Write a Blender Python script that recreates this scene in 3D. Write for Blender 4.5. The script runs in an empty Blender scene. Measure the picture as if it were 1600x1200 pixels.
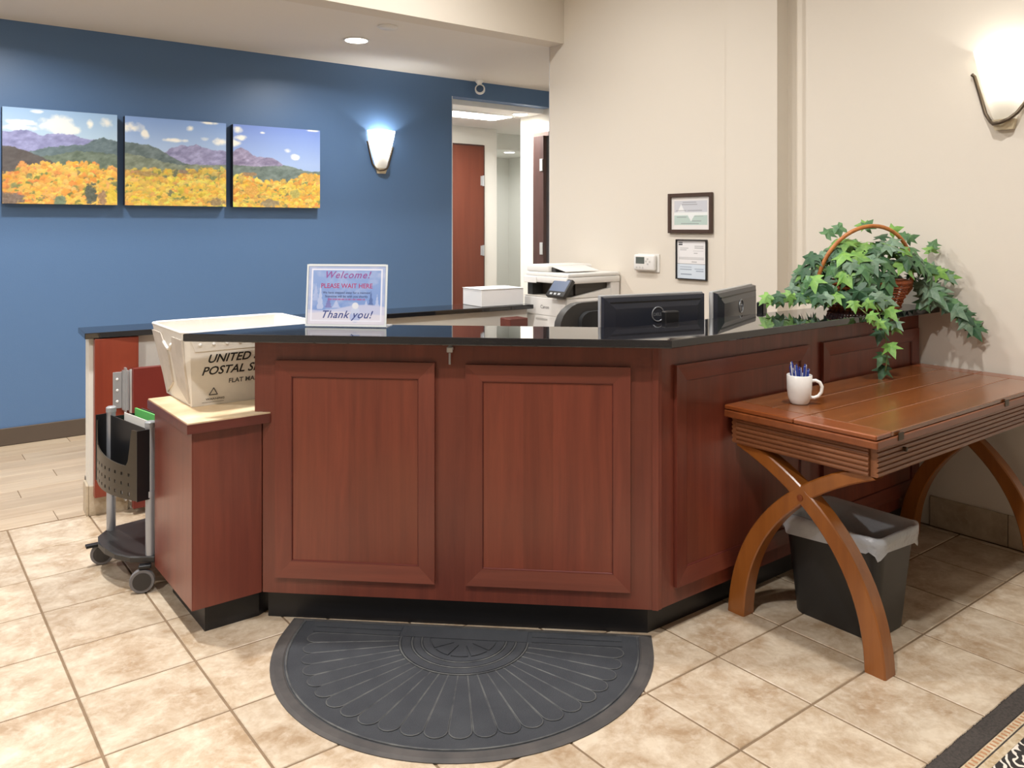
import bpy, bmesh, math, random
import numpy as np
from mathutils import Vector, Matrix
random.seed(7)
S = bpy.context.scene
COL = S.collection
R = math.radians

# ------------------------------------------------------------------ camera
cam_d = bpy.data.cameras.new('camera')
cam = bpy.data.objects.new('camera', cam_d)
COL.objects.link(cam)
cam.location = (0, 0, 1.30)
cam.rotation_euler = (R(90), 0, math.atan2(1650, 1278) - R(90))
cam_d.sensor_width = 36
cam_d.lens = 1278 / 1600 * 36
cam_d.shift_y = -246 / 1600
cam_d.clip_start = 0.05
S.camera = cam

# ------------------------------------------------------------------ world (the room is closed; only its lamps light it)
W = bpy.data.worlds.new('world')
S.world = W
W.use_nodes = True
W.node_tree.nodes['Background'].inputs[0].default_value = (1.0, 0.985, 0.96, 1)
W.node_tree.nodes['Background'].inputs[1].default_value = 0.05

def area(name, loc, size, power, color=(1, .975, .945), rot=(0, 0, 0), spread=R(160)):
    l = bpy.data.lights.new(name, 'AREA')
    l.shape = 'DISK'; l.size = size; l.energy = power; l.color = color; l.spread = spread
    o = bpy.data.objects.new(name, l); o.location = loc; o.rotation_euler = rot
    COL.objects.link(o)
    return o

V = S.view_settings
V.view_transform = 'Standard'; V.look = 'None'; V.gamma = 1; V.exposure = 0.05
V.use_curve_mapping = False

# ------------------------------------------------------------------ helpers
def lin(c):
    return tuple(((v / 255) / 12.92 if v / 255 <= .04045 else ((v / 255 + .055) / 1.055) ** 2.4) for v in c)

MATS = {}
def mat(name, rgb, rough=.5, metal=0, spec=.5, emit=None, estr=0, var=0, vscale=8, bump=0, bscale=60,
        alpha=1, trans=0, stretch=(1, 1, 1), rgb2=None, rnd=0, coat=0, detail=4, ior=1.5):
    if name in MATS: return MATS[name]
    m = bpy.data.materials.new(name); m.use_nodes = True
    nt = m.node_tree; b = nt.nodes['Principled BSDF']; N = nt.nodes.new; K = nt.links.new
    b.inputs['Base Color'].default_value = (*lin(rgb), 1)
    b.inputs['Roughness'].default_value = rough
    b.inputs['Metallic'].default_value = metal
    b.inputs['Specular IOR Level'].default_value = spec
    b.inputs['IOR'].default_value = ior
    b.inputs['Coat Weight'].default_value = coat
    b.inputs['Coat Roughness'].default_value = .08
    if trans: b.inputs['Transmission Weight'].default_value = trans
    if alpha < 1: b.inputs['Alpha'].default_value = alpha
    if emit:
        b.inputs['Emission Color'].default_value = (*lin(emit), 1)
        b.inputs['Emission Strength'].default_value = estr
    if var or rgb2 or bump or rnd:
        tc = N('ShaderNodeTexCoord'); mp = N('ShaderNodeMapping')
        K(tc.outputs['Object'], mp.inputs['Vector'])
        mp.inputs['Scale'].default_value = stretch
        oi = N('ShaderNodeObjectInfo')
        if rnd:
            mul = N('ShaderNodeVectorMath'); mul.operation = 'SCALE'
            cx = N('ShaderNodeCombineXYZ')
            for i in range(3): K(oi.outputs['Random'], cx.inputs[i])
            K(cx.outputs[0], mul.inputs[0]); mul.inputs['Scale'].default_value = 57.0
            K(mul.outputs[0], mp.inputs['Location'])
    if var or rgb2 or rnd:
        no = N('ShaderNodeTexNoise'); no.inputs['Scale'].default_value = vscale
        no.inputs['Detail'].default_value = detail; no.inputs['Roughness'].default_value = .6
        K(mp.outputs[0], no.inputs['Vector'])
        r = N('ShaderNodeValToRGB'); K(no.outputs['Fac'], r.inputs['Fac'])
        c1 = lin(rgb)
        c2 = lin(rgb2) if rgb2 else tuple(v * (1 - var) for v in c1)
        r.color_ramp.elements[0].position = .35; r.color_ramp.elements[1].position = .65
        r.color_ramp.elements[0].color = (*c2, 1); r.color_ramp.elements[1].color = (*c1, 1)
        out = r.outputs['Color']
        if rnd:
            hs = N('ShaderNodeHueSaturation')
            ma = N('ShaderNodeMapRange'); K(oi.outputs['Random'], ma.inputs['Value'])
            ma.inputs['To Min'].default_value = 1 - rnd; ma.inputs['To Max'].default_value = 1 + rnd
            K(ma.outputs[0], hs.inputs['Value']); K(out, hs.inputs['Color']); out = hs.outputs['Color']
        K(out, b.inputs['Base Color'])
    if bump:
        n2 = N('ShaderNodeTexNoise'); n2.inputs['Scale'].default_value = bscale; n2.inputs['Detail'].default_value = 3
        K(mp.outputs[0], n2.inputs['Vector'])
        bp = N('ShaderNodeBump'); bp.inputs['Strength'].default_value = bump; bp.inputs['Distance'].default_value = .01
        K(n2.outputs['Fac'], bp.inputs['Height']); K(bp.outputs['Normal'], b.inputs['Normal'])
    MATS[name] = m
    return m

def attr_mat(name, rough=.5, coat=0):
    if name in MATS: return MATS[name]
    m = bpy.data.materials.new(name); m.use_nodes = True
    nt = m.node_tree; b = nt.nodes['Principled BSDF']
    a = nt.nodes.new('ShaderNodeVertexColor'); a.layer_name = 'print'
    nt.links.new(a.outputs['Color'], b.inputs['Base Color'])
    b.inputs['Roughness'].default_value = rough; b.inputs['Coat Weight'].default_value = coat
    MATS[name] = m
    return m

def link(name, data, parent=None, loc=None, rotz=None, m=None, rot=None):
    o = bpy.data.objects.new(name, data); COL.objects.link(o)
    if parent is not None: o.parent = parent
    if loc is not None: o.location = loc
    if rotz is not None: o.rotation_euler = (0, 0, rotz)
    if rot is not None: o.rotation_euler = rot
    return o

def build(name, bm, m, parent=None, loc=None, rotz=None, smooth=False, rot=None, label=None):
    bmesh.ops.recalc_face_normals(bm, faces=bm.faces[:])
    me = bpy.data.meshes.new(name); bm.to_mesh(me); bm.free()
    if m: me.materials.append(m)
    if smooth:
        me.polygons.foreach_set('use_smooth', [True] * len(me.polygons))
        if smooth == 'auto':
            me.set_sharp_from_angle(angle=R(35))
    o = link(name, me, parent, loc, rotz, rot=rot)
    if label: o['label'] = label
    return o

def tag(o, label, cat=None, group=None, kind=None):
    o['label'] = label
    if cat: o['category'] = cat
    if group: o['group'] = group
    if kind: o['kind'] = kind
    return o

def thing(name, label, cat, loc=(0, 0, 0), rotz=0, group=None):
    o = link(name, None, None, loc, rotz)
    o.empty_display_size = .05
    return tag(o, label, cat, group)

def struct(name, bm, m, label, **kw):
    return tag(build(name, bm, m, **kw), label, kind='structure')

def box(bm, x0, x1, y0, y1, z0, z1, bev=0, seg=1):
    vs = [bm.verts.new((x, y, z)) for x in (x0, x1) for y in (y0, y1) for z in (z0, z1)]
    fs = [(0, 1, 3, 2), (4, 6, 7, 5), (0, 4, 5, 1), (2, 3, 7, 6), (0, 2, 6, 4), (1, 5, 7, 3)]
    faces = [bm.faces.new([vs[i] for i in f]) for f in fs]
    if bev:
        es = list({e for f in faces for e in f.edges})
        bmesh.ops.bevel(bm, geom=es, offset=bev, segments=seg, affect='EDGES', profile=.5)
    return bm

def B(*a, **k):
    return box(bmesh.new(), *a, **k)

def prism(bm, pts, z0, z1, bev=0, seg=1):
    lo = [bm.verts.new((p[0], p[1], z0)) for p in pts]
    hi = [bm.verts.new((p[0], p[1], z1)) for p in pts]
    n = len(pts)
    fs = [bm.faces.new(lo[::-1]), bm.faces.new(hi)]
    for i in range(n):
        fs.append(bm.faces.new((lo[i], lo[(i + 1) % n], hi[(i + 1) % n], hi[i])))
    if bev:
        es = list({e for f in fs[:2] for e in f.edges})
        bmesh.ops.bevel(bm, geom=es, offset=bev, segments=seg, affect='EDGES', profile=.5)
    return bm

def loft(bm, rings, cap0=True, cap1=True, closed=True):
    """rings: list of lists of 3-D points"""
    vr = [[bm.verts.new(p) for p in r] for r in rings]
    n = len(vr[0])
    for a, b in zip(vr, vr[1:]):
        for i in range(n if closed else n - 1):
            j = (i + 1) % n
            bm.faces.new((a[i], a[j], b[j], b[i]))
    if cap0: bm.faces.new(vr[0][::-1])
    if cap1: bm.faces.new(vr[-1])
    return vr

def lathe(bm, prof, seg=24, c=(0, 0), a0=0, a1=2 * math.pi, sx=1, sy=1):
    full = abs(a1 - a0 - 2 * math.pi) < 1e-6
    n = seg if full else seg + 1
    rings = []
    for r, z in prof:
        rings.append([(c[0] + sx * r * math.cos(a0 + (a1 - a0) * i / seg), c[1] + sy * r * math.sin(a0 + (a1 - a0) * i / seg), z) for i in range(n)])
    return loft(bm, rings, cap0=prof[0][0] > 1e-5 and full, cap1=prof[-1][0] > 1e-5 and full, closed=full)

def tube(bm, pts, r, seg=8, closed=False, flat=1.0, up=None):
    pts = [Vector(p) for p in pts]; n = len(pts); rings = []
    prev = None
    for i, p in enumerate(pts):
        if closed: t = pts[(i + 1) % n] - pts[i - 1]
        else: t = pts[min(i + 1, n - 1)] - pts[max(i - 1, 0)]
        t.normalize()
        u = Vector(up) if up else (prev if prev is not None else (Vector((0, 0, 1)) if abs(t.z) < .9 else Vector((1, 0, 0))))
        a = (u - t * u.dot(t)).normalized(); b = t.cross(a); prev = a
        rr = r[i] if isinstance(r, (list, tuple)) else r
        rings.append([p + (a * math.cos(2 * math.pi * k / seg) + b * math.sin(2 * math.pi * k / seg) * flat) * rr for k in range(seg)])
    if closed: rings.append(rings[0])
    loft(bm, rings, cap0=not closed, cap1=not closed)
    if closed: bmesh.ops.remove_doubles(bm, verts=bm.verts[:], dist=1e-6)
    return bm

def rrect(hx, hy, r, n=5, c=(0, 0)):
    pts = []
    for k, (sx, sy) in enumerate(((1, 1), (-1, 1), (-1, -1), (1, -1))):
        for i in range(n + 1):
            a = math.pi / 2 * (k + i / n)
            pts.append((c[0] + sx * (hx - r) + r * math.cos(a), c[1] + sy * (hy - r) + r * math.sin(a)))
    return pts

def text(name, s, size, m, parent, loc, rot, shear=0, align='LEFT', space=1, ext=.0004, sx=1, bold=0):
    cu = bpy.data.curves.new(name, 'FONT'); cu.body = s; cu.size = size; cu.shear = shear
    cu.align_x = align; cu.space_character = space; cu.extrude = ext; cu.resolution_u = 3; cu.offset = bold
    t = bpy.data.objects.new(name, cu); COL.objects.link(t)
    dg = bpy.context.evaluated_depsgraph_get()
    me = bpy.data.meshes.new_from_object(t.evaluated_get(dg)); me.name = name
    bpy.data.objects.remove(t); bpy.data.curves.remove(cu)
    me.materials.clear(); me.materials.append(m)
    o = link(name, me, parent, loc); o.rotation_euler = rot; o.scale = (sx, 1, 1)
    return o

def copy_tree(o, parent=None):
    c = o.copy(); COL.objects.link(c); c.parent = parent
    for ch in list(o.children): copy_tree(ch, c)
    return c

# ---- flat prints painted point by point into a fine grid (photographs, certificates, notice)
RNG = np.random.default_rng(3)
def vnoise(u, v, f, seed=0):
    g = np.random.default_rng(seed).random((64, 64))
    x = (u * f) % 63; y = (v * f) % 63
    xi = x.astype(int); yi = y.astype(int); fx = x - xi; fy = y - yi
    fx = fx * fx * (3 - 2 * fx); fy = fy * fy * (3 - 2 * fy)
    return (g[yi, xi] * (1 - fx) + g[yi, xi + 1] * fx) * (1 - fy) + (g[yi + 1, xi] * (1 - fx) + g[yi + 1, xi + 1] * fx) * fy
def fbm(u, v, f, seed=0, o=4):
    t = 0; a = 1; s = 0
    for i in range(o):
        t = t + a * vnoise(u, v, f * 2 ** i, seed + i); s += a; a *= .55
    return t / s
def print_sheet(name, img, w, h, m, parent, loc, rot):
    """img: rows from the top, sRGB 0-255; sheet lies in its local XZ plane, front towards -Y"""
    H, Wd, _ = img.shape
    xs = np.linspace(0, w, Wd); zs = np.linspace(h, 0, H)
    X, Z = np.meshgrid(xs, zs)
    co = np.stack([X, np.zeros_like(X), Z], -1).reshape(-1, 3)
    idx = np.arange(H * Wd).reshape(H, Wd)
    f = np.stack([idx[1:, :-1], idx[1:, 1:], idx[:-1, 1:], idx[:-1, :-1]], -1).reshape(-1, 4)
    me = bpy.data.meshes.new(name); me.from_pydata(co.tolist(), [], f.tolist())
    c = img.reshape(-1, 3) / 255.0
    c = np.where(c <= .04045, c / 12.92, ((c + .055) / 1.055) ** 2.4)
    at = me.color_attributes.new('print', 'FLOAT_COLOR', 'POINT')
    at.data.foreach_set('color', np.concatenate([c, np.ones((len(c), 1))], 1).astype(np.float32).ravel())
    me.materials.append(m)
    o = link(name, me, parent, loc); o.rotation_euler = rot
    return o

# ------------------------------------------------------------------ materials
def wood(name, c1, c2, c3, axis='Z', rough=.35, scale=1.0, strips=0, coat=.25, rnd=.06):
    """grain runs along the given local axis; optional glued-up strips across the local X"""
    if name in MATS: return MATS[name]
    m = bpy.data.materials.new(name); m.use_nodes = True
    nt = m.node_tree; b = nt.nodes['Principled BSDF']; N = nt.nodes.new; K = nt.links.new
    tc = N('ShaderNodeTexCoord'); oi = N('ShaderNodeObjectInfo')
    add = N('ShaderNodeVectorMath'); add.operation = 'MULTIPLY_ADD'
    cx = N('ShaderNodeCombineXYZ')
    for i in range(3): K(oi.outputs['Random'], cx.inputs[i])
    K(cx.outputs[0], add.inputs[0]); add.inputs[1].default_value = (13, 7, 11); K(tc.outputs['Object'], add.inputs[2])
    mp = N('ShaderNodeMapping'); K(add.outputs[0], mp.inputs['Vector'])
    lo, hi = 1.3 * scale, 22 * scale
    mp.inputs['Scale'].default_value = {'X': (lo, hi, hi), 'Y': (hi, lo, hi), 'Z': (hi, hi, lo)}[axis]
    n1 = N('ShaderNodeTexNoise'); n1.inputs['Scale'].default_value = 1.2; n1.inputs['Detail'].default_value = 6
    n1.inputs['Roughness'].default_value = .65; n1.inputs['Distortion'].default_value = .4
    K(mp.outputs[0], n1.inputs['Vector'])
    n2 = N('ShaderNodeTexNoise'); n2.inputs['Scale'].default_value = 2.2 * scale; n2.inputs['Detail'].default_value = 3
    K(add.outputs[0], n2.inputs['Vector'])
    r = N('ShaderNodeValToRGB'); K(n1.outputs['Fac'], r.inputs['Fac'])
    e = r.color_ramp.elements
    e[0].position = .28; e[0].color = (*lin(c2), 1); e[1].position = .72; e[1].color = (*lin(c1), 1)
    mx = N('ShaderNodeMix'); mx.data_type = 'RGBA'
    K(r.outputs['Color'], mx.inputs['A']); mx.inputs['B'].default_value = (*lin(c3), 1)
    mr = N('ShaderNodeMapRange'); K(n2.outputs['Fac'], mr.inputs['Value'])
    mr.inputs['From Min'].default_value = .4; mr.inputs['From Max'].default_value = .75
    mr.inputs['To Max'].default_value = .6
    K(mr.outputs[0], mx.inputs['Factor'])
    out = mx.outputs['Result']
    hs = N('ShaderNodeHueSaturation'); K(out, hs.inputs['Color'])
    ma = N('ShaderNodeMapRange'); K(oi.outputs['Random'], ma.inputs['Value'])
    ma.inputs['To Min'].default_value = 1 - rnd; ma.inputs['To Max'].default_value = 1 + rnd
    if strips:
        sp = N('ShaderNodeSeparateXYZ'); K(tc.outputs['Object'], sp.inputs[0])
        mu = N('ShaderNodeMath'); mu.operation = 'MULTIPLY'; mu.inputs[1].default_value = strips; K(sp.outputs['X'], mu.inputs[0])
        fl = N('ShaderNodeMath'); fl.operation = 'FLOOR'; K(mu.outputs[0], fl.inputs[0])
        ad = N('ShaderNodeMath'); ad.operation = 'ADD'; K(fl.outputs[0], ad.inputs[0]); K(oi.outputs['Random'], ad.inputs[1])
        wn = N('ShaderNodeTexWhiteNoise'); wn.noise_dimensions = '1D'; K(ad.outputs[0], wn.inputs['W'])
        K(wn.outputs['Value'], ma.inputs['Value'])
    K(ma.outputs[0], hs.inputs['Value']); K(hs.outputs['Color'], b.inputs['Base Color'])
    b.inputs['Roughness'].default_value = rough
    b.inputs['Coat Weight'].default_value = coat; b.inputs['Coat Roughness'].default_value = .25
    bp = N('ShaderNodeBump'); bp.inputs['Strength'].default_value = .06; bp.inputs['Distance'].default_value = .004
    K(n1.outputs['Fac'], bp.inputs['Height']); K(bp.outputs['Normal'], b.inputs['Normal'])
    MATS[name] = m
    return m

CH = ((128, 64, 49), (98, 45, 36), (112, 58, 44))
cherry = wood('cherry_upright', *CH, 'Z', rnd=.08)
cherry_panel = wood('cherry_panel', (136, 67, 49), (104, 48, 37), (122, 67, 48), 'Z', strips=10.5, rnd=.12)
cherry_x = wood('cherry_level', *CH, 'X', rnd=.08)
cherry_edge = wood('cherry_edge', (112, 52, 42), (84, 34, 30), (98, 46, 38), 'X')
cherry_end = wood('cherry_end', *CH, 'Z', scale=.5)
gatewood = wood('gate_wood', (138, 60, 40), (114, 44, 32), (130, 62, 42), 'Z', scale=.5)
oak_top = wood('table_board', (146, 86, 42), (100, 54, 24), (122, 70, 33), 'X', rough=.22, coat=.5, rnd=.1)
oak_leg = wood('table_leg', (158, 95, 38), (122, 68, 24), (138, 79, 30), 'Z', rough=.3, coat=.4, scale=.6)
oak_apron = wood('table_apron', (140, 88, 54), (108, 64, 38), (122, 76, 48), 'X', rough=.4)
oak_apron_y = wood('table_apron_end', (140, 86, 52), (108, 62, 36), (122, 74, 46), 'Y', rough=.4)
plank = wood('floor_plank', (202, 182, 156), (172, 148, 120), (194, 178, 154), 'X', rough=.4, scale=.8, coat=.1, rnd=.07)
doorwood = wood('door_wood', (118, 62, 44), (98, 48, 36), (110, 58, 42), 'Z', scale=.4, rnd=.02)
jambwood = mat('dark_jamb', (78, 50, 46), .4, var=.3, vscale=3, stretch=(8, 8, 1))

beige = mat('beige_paint', (224, 216, 203), .75, spec=.3, bump=.03, bscale=220)
white_wall = mat('white_paint', (236, 234, 226), .7, spec=.3, bump=.03, bscale=220)
blue = mat('blue_paint', (86, 117, 157), .42, spec=.45, bump=.05, bscale=160)
ceil_m = mat('ceiling_paint', (232, 227, 219), .85, spec=.2)
grout = mat('grout', (136, 114, 90), .9, var=.2, vscale=20)
brownbase = mat('brown_rubber_base', (84, 72, 62), .5)
black_toe = mat('black_toe_kick', (20, 20, 24), .4)
chrome = mat('brushed_metal', (196, 198, 200), .32, metal=.55)
steel = mat('silver_metal', (170, 174, 182), .38, metal=.5)
bronze = mat('bronze_metal', (92, 80, 66), .4, metal=.7)
black_pl = mat('black_plastic', (22, 23, 26), .4)
dark_pl = mat('dark_grey_plastic', (48, 47, 46), .5)
white_pl = mat('white_plastic', (232, 230, 226), .4)
cream_pl = mat('printer_plastic', (232, 230, 226), .45)
rubber = mat('black_rubber', (36, 36, 38), .6)
white_met = mat('white_enamel', (240, 240, 238), .35)

def granite():
    m = bpy.data.materials.new('black_granite'); m.use_nodes = True
    nt = m.node_tree; b = nt.nodes['Principled BSDF']; N = nt.nodes.new; K = nt.links.new
    tc = N('ShaderNodeTexCoord'); no = N('ShaderNodeTexNoise'); no.inputs['Scale'].default_value = 420; no.inputs['Detail'].default_value = 2
    K(tc.outputs['Object'], no.inputs['Vector'])
    r = N('ShaderNodeValToRGB'); K(no.outputs['Fac'], r.inputs['Fac'])
    r.color_ramp.elements[0].position = .5; r.color_ramp.elements[0].color = (.006, .006, .008, 1)
    r.color_ramp.elements[1].position = .72; r.color_ramp.elements[1].color = (.025, .025, .03, 1)
    K(r.outputs['Color'], b.inputs['Base Color'])
    b.inputs['Roughness'].default_value = .03; b.inputs['Specular IOR Level'].default_value = .8
    return m
granite_m = granite()

def tile_mat(name, c1, c2, c3):
    m = bpy.data.materials.new(name); m.use_nodes = True
    nt = m.node_tree; b = nt.nodes['Principled BSDF']; N = nt.nodes.new; K = nt.links.new
    tc = N('ShaderNodeTexCoord'); oi = N('ShaderNodeObjectInfo')
    cx = N('ShaderNodeCombineXYZ')
    for i in range(3): K(oi.outputs['Random'], cx.inputs[i])
    add = N('ShaderNodeVectorMath'); add.operation = 'MULTIPLY_ADD'
    K(cx.outputs[0], add.inputs[0]); add.inputs[1].default_value = (31, 17, 23); K(tc.outputs['Object'], add.inputs[2])
    n1 = N('ShaderNodeTexNoise'); n1.inputs['Scale'].default_value = 8.5; n1.inputs['Detail'].default_value = 9; n1.inputs['Roughness'].default_value = .70; n1.inputs['Distortion'].default_value = .35
    n2 = N('ShaderNodeTexNoise'); n2.inputs['Scale'].default_value = 40; n2.inputs['Detail'].default_value = 5; n2.inputs['Distortion'].default_value = .3
    K(add.outputs[0], n1.inputs['Vector']); K(add.outputs[0], n2.inputs['Vector'])
    r = N('ShaderNodeValToRGB'); K(n1.outputs['Fac'], r.inputs['Fac'])
    e = r.color_ramp.elements
    e[0].position = .35; e[0].color = (*lin(c2), 1); e[1].position = .64; e[1].color = (*lin(c1), 1)
    r2 = N('ShaderNodeValToRGB'); K(n2.outputs['Fac'], r2.inputs['Fac'])
    r2.color_ramp.elements[0].position = .50; r2.color_ramp.elements[0].color = (0, 0, 0, 1)
    r2.color_ramp.elements[1].position = .80; r2.color_ramp.elements[1].color = (.6, .6, .6, 1)
    mx = N('ShaderNodeMix'); mx.data_type = 'RGBA'
    K(r.outputs['Color'], mx.inputs['A']); mx.inputs['B'].default_value = (*lin(c3), 1); K(r2.outputs['Color'], mx.inputs['Factor'])
    hs = N('ShaderNodeHueSaturation'); K(mx.outputs['Result'], hs.inputs['Color'])
    ma = N('ShaderNodeMapRange'); K(oi.outputs['Random'], ma.inputs['Value'])
    ma.inputs['To Min'].default_value = .93; ma.inputs['To Max'].default_value = 1.06
    K(ma.outputs[0], hs.inputs['Value']); K(hs.outputs['Color'], b.inputs['Base Color'])
    b.inputs['Roughness'].default_value = .38
    bp = N('ShaderNodeBump'); bp.inputs['Strength'].default_value = .12; bp.inputs['Distance'].default_value = .003
    K(n2.outputs['Fac'], bp.inputs['Height']); K(bp.outputs['Normal'], b.inputs['Normal'])
    return m
tile_m = tile_mat('beige_stone_tile', (212, 197, 175), (168, 143, 114), (222, 210, 192))
base_tile_m = tile_mat('base_stone_tile', (196, 182, 160), (168, 152, 128), (206, 194, 174))

# ================================================================== THE SETTING
WX = 3.626          # right wall
WY = 5.68           # blue wall
fl = struct('floor', B(-3, 3.9, -2.5, 4.10, -.12, -.0025), grout, 'beige stone tile floor of the lobby with sandy grout')
fo = struct('floor_office', B(-3, 6.4, 4.10, 8.6, -.12, -.0025), mat('plank_gap', (120, 98, 76), .8), 'light wood plank floor in front of the blue wall')
# --- floor tiles, one object each
TP = .3145; TX0 = .436; TY0 = 1.26; GAP = .007
tile_me = {}
def tile(i, j):
    x0 = TX0 + i * TP; x1 = x0 + TP; y0 = TY0 + j * TP; y1 = y0 + TP
    x1 = min(x1, WX - .012); y1 = min(y1, 4.10)
    if x1 - x0 < .02 or y1 - y0 < .02: return
    key = (round(x1 - x0, 3), round(y1 - y0, 3))
    if key not in tile_me:
        bm = bmesh.new()
        w, d = (x1 - x0 - GAP) / 2, (y1 - y0 - GAP) / 2
        def ring(e, z): return [(-w + e, -d + e, z), (w - e, -d + e, z), (w - e, d - e, z), (-w + e, d - e, z)]
        loft(bm, [ring(0, -.008), ring(0, -.0018), ring(.0018, 0)], cap0=False)
        me = bpy.data.meshes.new('floor_tile'); bmesh.ops.recalc_face_normals(bm, faces=bm.faces[:]); bm.to_mesh(me); bm.free()
        me.materials.append(tile_m); tile_me[key] = me
    link('floor_tile', tile_me[key], fl, ((x0 + x1) / 2, (y0 + y1) / 2, 0))
def inside_desk(x, y):
    return x > 2.2 and y > 1.9
cam_a = math.atan2(1650, 1278)
for i in range(-9, 12):
    for j in range(-5, 10):
        x, y = TX0 + (i + .5) * TP, TY0 + (j + .5) * TP
        d = x * math.cos(cam_a) + y * math.sin(cam_a); l = x * math.sin(cam_a) - y * math.cos(cam_a)
        if d < 1.35 or abs(l) > .70 * d + .45: continue
        if y < .7 and x > 1.3: continue
        if x > 1.9 and 2.2 < y < 3.6 and x < 3.4 and x - 1.9 > 0 and y > 1.95: continue   # wholly inside the desk
        tile(i, j)
# --- planks of the office floor
pl_me = {}
for r in range(11):
    y0 = 4.103 + r * .145
    if y0 > WY - .02: break
    y1 = min(y0 + .1435, WY - .012)
    xs = -1.2 - (r * 37 % 11) * .09
    while xs < 3.2:
        x1 = xs + .915
        key = round(y1 - y0, 3)
        if key not in pl_me:
            bm = bmesh.new(); w, d = .4565, (y1 - y0) / 2
            def ring(e, z): return [(-w + e, -d + e, z), (w - e, -d + e, z), (w - e, d - e, z), (-w + e, d - e, z)]
            loft(bm, [ring(0, -.008), ring(0, -.001), ring(.001, 0)], cap0=False)
            me = bpy.data.meshes.new('floor_plank'); bmesh.ops.recalc_face_normals(bm, faces=bm.faces[:]); bm.to_mesh(me); bm.free()
            me.materials.append(plank); pl_me[key] = me
        if x1 > -.6: link('floor_plank', pl_me[key], fo, ((xs + x1) / 2, (y0 + y1) / 2, 0))
        xs = x1 + .001
# --- blue wall with its wide opening to the hallway
bm = bmesh.new()
box(bm, -3, 3.767, WY, WY + .12, 0, 2.53)
box(bm, 3.767, 5.19, WY, WY + .12, 2.385, 2.53)
wb = struct('wall_back', bm, blue, 'blue painted back wall with a tall opening to the hallway')
bm = B(3.7665, 3.772, WY - .004, WY + .122, 0, 2.385)
tag(build('trim_1', bm, mat('white_corner', (225, 225, 225), .5)), 'white corner edge of the opening in the blue wall', kind='structure')
tag(build('baseboard_back', B(-3, 3.764, WY - .012, WY - .001, 0, .104, .003), brownbase), 'dark brown baseboard under the blue wall', kind='structure')
# --- right wall with pilaster and recess
pts = [(WX, -2.5), (WX, 2.308), (3.70, 2.308), (3.70, 2.458), (3.606, 2.458), (3.606, 2.775), (WX, 2.775), (WX, 4.26), (3.80, 4.26), (3.80, -2.5)]
wr = struct('wall_right', prism(bmesh.new(), pts, 0, 3.2), beige, 'tall beige wall with a shallow pilaster and recess')
tag(build('trim_2', B(WX - .003, WX + .01, 4.2605, 4.2635, 0, 2.53), mat('white_corner', (225, 225, 225), .5)), 'thin pale corner bead at the end of the beige wall', kind='structure')
bs = struct('baseboard_right', B(WX - .004, WX - .0005, -2.4, 1.70, 0, .130), grout, 'beige stone tile baseboard along the beige wall')
yy = 1.700
while yy > -.6:
    y0 = yy - .309
    build('base_tile', B(WX - .012, WX - .0035, y0, yy, .002, .131, .0015), base_tile_m, bs)
    yy = y0 - .004
# --- bulkhead between the high lobby and the low office ceiling
struct('trim_3', B(-3, WX - .001, 4.115, 4.259, 2.524, 3.2), beige, 'beige bulkhead above the office, running to the beige wall')
struct('wall_left', B(-3.1, -3.0, -2.5, 5.80, 0, 3.3), beige, 'beige wall on the far side of the lobby')
struct('wall_front', B(-3.1, 3.80, -2.6, -2.5, 0, 3.3), beige, 'beige wall at the entrance end of the lobby')
struct('ceiling', B(-3, 3.80, -2.5, 4.115, 3.2, 3.3), ceil_m, 'high pale ceiling of the lobby')
struct('ceiling_office', B(-3, 5.3, 4.2595, WY, 2.53, 2.62), ceil_m, 'low pale ceiling in front of the blue wall')
# --- passage and hallway
bm = bmesh.new(); box(bm, 5.2, 5.3, 4.26, 5.68, 0, 2.53); box(bm, 3.8, 5.3, 4.16, 4.26, 0, 2.53); box(bm, 4.992, 5.3, 5.681, 6.018, 0, 2.384)
struct('wall_passage', bm, white_wall, 'pale wall closing the passage behind the beige wall')
HZ = 2.34
hp = [(4.86, WY + .002), (4.86, 6.14), (6.3, 6.14), (6.3, 6.02), (4.99, 6.02), (4.99, WY + .002)]
struct('wall_hall_right', prism(bmesh.new(), hp, 0, 2.3845), white_wall, 'white hallway wall holding the open dark door')
bm = bmesh.new(); box(bm, 2.2, 5.23, 7.02, 7.14, 0, HZ); box(bm, 5.13, 5.23, 7.14, 8.4, 0, HZ)
struct('wall_hall_back', bm, white_wall, 'white hallway wall around the brown door')
bm = bmesh.new(); box(bm, 5.23, 6.4, 8.2, 8.3, 0, HZ); box(bm, 6.3, 6.4, 6.14, 8.2, 0, HZ); box(bm, 2.1, 2.2, WY + .12, 7.14, 0, HZ)
box(bm, 5.23, 6.3, 7.30, 8.2, 2.16, HZ)
struct('wall_hall_far', bm, mat('pale_green_paint', (230, 232, 227), .7), 'pale greenish wall at the far end of the hallway')
struct('ceiling_hall', B(2.1, 6.4, WY + .12, 8.3, HZ, HZ + .1), mat('hall_ceiling', (240, 240, 236), .8), 'white hallway ceiling with light panels')
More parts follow.
